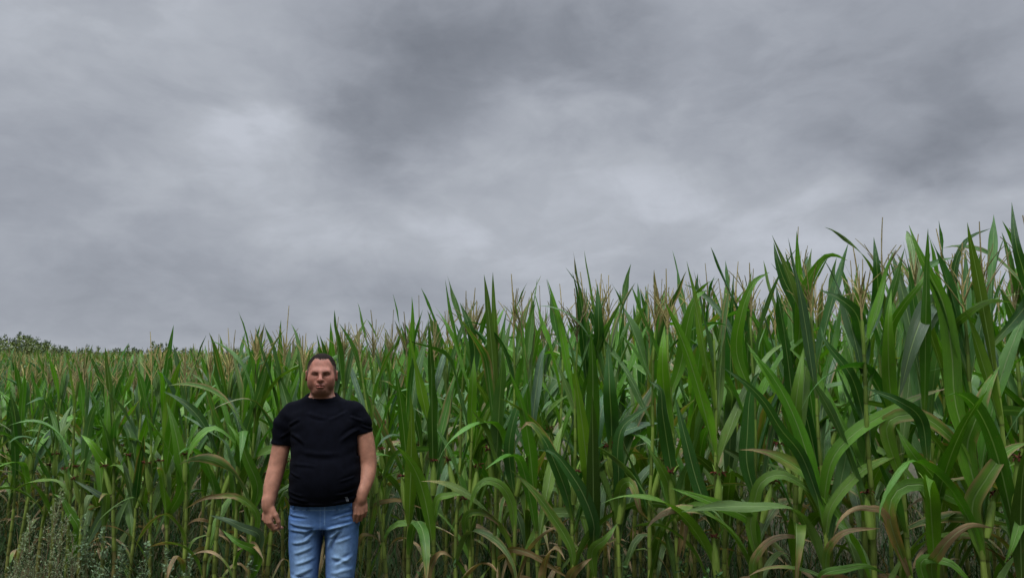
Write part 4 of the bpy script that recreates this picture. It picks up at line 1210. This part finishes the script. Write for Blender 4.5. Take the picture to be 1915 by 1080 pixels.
# ------------------------------------------------------------------ weeds at the field edge
def feather_weed(rg, H, nb, leafl, col, colS, seed_col=None):
    """upright stem with many short side shoots; seeds optional"""
    st = Geo(); fo_ = Geo()
    s = np.linspace(0, 1, 9); lean = rg.normal(0, .10, 2)
    P = np.column_stack([lean[0] * H * s ** 2, lean[1] * H * s ** 2, s * H])
    st.add(*tube(P, .0042 * (1 - .75 * s), colS, 5))
    for k in range(nb):
        f = rg.uniform(.12, 1.0); p = np.array([np.interp(f, s, P[:, i]) for i in range(3)])
        az = rg.uniform(0, 6.28); L = (.20 * (1 - f) + .05) * rg.uniform(.7, 1.3) * H; tt = rg.uniform(.3, .8)
        d = np.array([math.sin(tt) * math.cos(az), math.sin(tt) * math.sin(az), math.cos(tt)])
        ss = np.linspace(0, 1, 4)[:, None]
        Q_ = p + d * ss * L + np.array([0, 0, .25]) * ss ** 2 * L
        st.add(*tube(Q_, .0018 * (1 - .6 * ss[:, 0]), colS, 3))
        m = int(10 + 60 * L)
        fr_ = rg.uniform(.1, 1, m)[:, None]
        c = p + d * fr_ * L + np.array([0, 0, .25]) * fr_ ** 2 * L
        dd = norm(rg.normal(0, 1, (m, 3)) + d * .8 + np.array([0, 0, .3])); ll = leafl * rg.uniform(.5, 1.4, (m, 1))
        ww = norm(np.cross(dd, rg.normal(0, 1, (m, 3)))) * ll * .14
        V = np.stack([c - ww * .4, c + dd * ll * .5 - ww, c + dd * ll, c + dd * ll * .5 + ww], 1).reshape(-1, 3)
        C = np.repeat(np.array(col) * rg.uniform(.6, 1.5, (m, 1)), 4, axis=0)
        fo_.add(V, np.arange(4 * m).reshape(-1, 4), C)
        if seed_col is not None and f > .35:
            m = int(6 + 50 * L); fr_ = rg.uniform(.3, 1, m)[:, None]
            c = p + d * fr_ * L + np.array([0, 0, .25]) * fr_ ** 2 * L + rg.normal(0, .004, (m, 3))
            r = .0032 * rg.uniform(.7, 1.4, (m, 1, 1))
            oc = np.array([[1, 0, 0], [0, 1, 0], [-1, 0, 0], [0, -1, 0], [0, 0, 1], [0, 0, -1.]])
            V = (c[:, None] + oc[None] * r).reshape(-1, 3)
            # octahedron as four bent quads
            q = np.array([[4, 0, 5, 1], [4, 1, 5, 2], [4, 2, 5, 3], [4, 3, 5, 0]])
            fo_.add(V, (q[None] + (np.arange(m) * 6)[:, None, None]).reshape(-1, 4), np.repeat(np.array(seed_col) * rg.uniform(.7, 1.15, (m, 1)), 6, axis=0))
    return st, fo_
WEEDS = [  # px, top py, y, kind, label
    (88, 928, 5.55, 0, 'tall feathery brown-green weed, tallest of the weeds at the left'),
    (62, 965, 5.5, 0, 'feathery weed left of the tallest weed at the lower left'),
    (112, 962, 5.5, 0, 'feathery weed right of the tallest weed at the lower left'),
    (28, 1005, 5.4, 0, 'low feathery weed nearest the lower left corner'),
    (140, 1000, 5.45, 0, 'low bushy weed under the bright bent corn leaf'),
    (170, 968, 5.6, 1, 'grey-green weed with pale seed spikes, tallest of the pale weeds at the left'),
    (195, 985, 5.5, 1, 'grey-green seeding weed in front of the pale corn leaf'),
    (228, 1008, 5.4, 1, 'pale seeding weed between two corn stalks at the lower left'),
    (272, 1018, 5.3, 1, 'thin pale-seeded weed by the foot of a corn stalk'),
    (320, 1030, 5.2, 1, 'low pale-seeded weed halfway between left edge and man'),
    (352, 1040, 5.2, 1, 'lowest pale-seeded weed halfway between left edge and man'),
    (462, 1045, 4.9, 1, 'small pale-seeded weed left of the jeans'),
    (768, 1048, 4.3, 2, 'white-beaded weed spike right of the man'),
    (846, 1050, 4.2, 2, 'white-beaded weed spike beside a dry tan corn leaf'),
    (1152, 1026, 3.9, 2, 'tallest white-beaded weed spike in front of the middle stalks'),
    (1200, 1058, 3.85, 2, 'small white-beaded weed spike at the foot of a stalk'),
    (1262, 1048, 3.55, 2, 'white-beaded bushy weed left of the thick stalk'),
    (1318, 1055, 3.4, 2, 'white-beaded bushy weed in front of the thick stalk'),
]
for (px, py, yd, kind, lab) in WEEDS:
    top = at(px, py, yd); H = top[2] - float(gz(top[0], yd))
    r_ = np.random.RandomState(px)
    if kind == 0: a_, b_ = feather_weed(r_, H, 60, .017, (.28, .34, .20), (.17, .12, .06))
    elif kind == 1: a_, b_ = feather_weed(r_, H, 34, .022, (.24, .34, .20), (.16, .19, .08), (.38, .40, .32))
    else: a_, b_ = feather_weed(r_, H, 12, .030, (.05, .11, .035), (.10, .13, .05), (.48, .50, .42))
    root = empty('weed', (float(top[0]), yd, float(gz(top[0], yd)) - .005)); tag(root, lab, 'weed', 'weeds along the field edge')
    obj('stem', a_.mesh('stem'), M_STALK, root); obj('foliage', b_.mesh('foliage'), M_WEED, root)

# ------------------------------------------------------------------ shrubs on the skyline at the left
M_SHRUB = leaf_material('shrub_leaf', 0.15, 0.6, 0.0)
def shrub(rg, H, Wd, nc=6500):
    tr = Geo(); cr_ = Geo()
    for k in range(5):
        s = np.linspace(0, 1, 6); a2 = rg.uniform(0, 6.28); sp = rg.uniform(.05, .35) * Wd
        P = np.column_stack([np.cos(a2) * sp * s ** 1.3, np.sin(a2) * sp * s ** 1.3, s * H * rg.uniform(.75, .98)])
        tr.add(*tube(P, .045 * (1 - .85 * s), (.06, .045, .03), 5))
    shoots = []
    ns = 44
    for k in range(ns):
        a2 = rg.uniform(0, 6.28); rr = rg.uniform(0, 1) ** .6 * Wd * .5
        top = H * (1 - .42 * (rr / (Wd * .5)) ** 2) * rg.uniform(.72, 1.0)
        shoots.append((math.cos(a2) * rr, math.sin(a2) * rr, top))
    for (x, y, tp) in shoots:
        m = nc // ns
        f = rg.uniform(0, 1, m)
        lo = tp * .25
        z = lo + (tp - lo) * f
        r_ = (.42 * (1 - f) + .08) * rg.uniform(.2, 1.2, m)
        a3 = rg.uniform(0, 6.28, m)
        c = np.column_stack([x * (.7 + .3 * f) + r_ * np.cos(a3), y + r_ * np.sin(a3), z])
        dd = norm(rg.normal(0, 1, (m, 3)) + (0, 0, .2)); ll = rg.uniform(.08, .20, (m, 1)); ww = norm(np.cross(dd, rg.normal(0, 1, (m, 3)))) * ll * .38
        V = np.stack([c - ww * .5, c + dd * ll * .5 - ww, c + dd * ll, c + dd * ll * .5 + ww], 1).reshape(-1, 3)
        C = np.repeat(np.array([.150, .185, .055]) * rg.uniform(.55, 1.5, (m, 1)), 4, axis=0)
        cr_.add(V, np.arange(4 * m).reshape(-1, 4), C)
        # a knob of leaves or seed head on the shoot tip
        m = 26; c = np.array([x, y, tp + .10]) + rg.normal(0, .045, (m, 3)); dd = norm(rg.normal(0, 1, (m, 3))); ll = rg.uniform(.05, .10, (m, 1)); ww = norm(np.cross(dd, rg.normal(0, 1, (m, 3)))) * ll * .4
        V = np.stack([c - ww * .5, c + dd * ll * .5 - ww, c + dd * ll, c + dd * ll * .5 + ww], 1).reshape(-1, 3)
        cr_.add(V, np.arange(4 * m).reshape(-1, 4), np.repeat(np.array([.075, .10, .055]) * rg.uniform(.6, 1.3, (m, 1)), 4, axis=0))
    return tr, cr_
SHRUBS = [(-40, 626, 2.9), (12, 628, 2.2), (38, 622, 2.4), (66, 626, 2.2), (92, 636, 2.0), (122, 645, 2.0), (150, 646, 2.0), (178, 644, 2.2), (205, 652, 2.0), (232, 645, 2.2), (262, 650, 2.0), (295, 640, 2.0), (330, 648, 2.2), (362, 652, 2.0), (398, 652, 2.2), (432, 654, 2.0)]
SL = ['leafy shrub just outside the left edge of the skyline', 'tufted shrub on the skyline at the left edge', 'tallest tufted shrub of the clump at the left end of the skyline', 'tall tufted shrub at the right of the left skyline clump', 'shrub with a single tall tuft where the skyline clump slopes down',
      'low shrub just right of the tall skyline clump', 'low dull green shrub, second right of the tall skyline clump', 'low rounded shrub on the skyline, third right of the tall clump']
for k, (px, py, wd_) in enumerate(SHRUBS):
    wd_ *= 1.5
    yd = 44 + 2.5 * math.sin(k * 2.1); top = at(px, py - (3 if k < 5 else 2), yd); g0 = float(gz(top[0], yd)); H = top[2] - g0 - .1
    r_ = np.random.RandomState(900 + k); a_, b_ = shrub(r_, H, wd_)
    root = empty('shrub', (float(top[0]), yd, g0 - .02)); tag(root, SL[k] if k < len(SL) else f'low distant shrub behind the tassels, {ORD[k - 5]} to the right of the tall skyline clump', 'shrub', 'distant shrubs on the skyline')
    obj('trunk', a_.mesh('trunk'), M_STALK, root); obj('crown', b_.mesh('crown'), M_SHRUB, root)
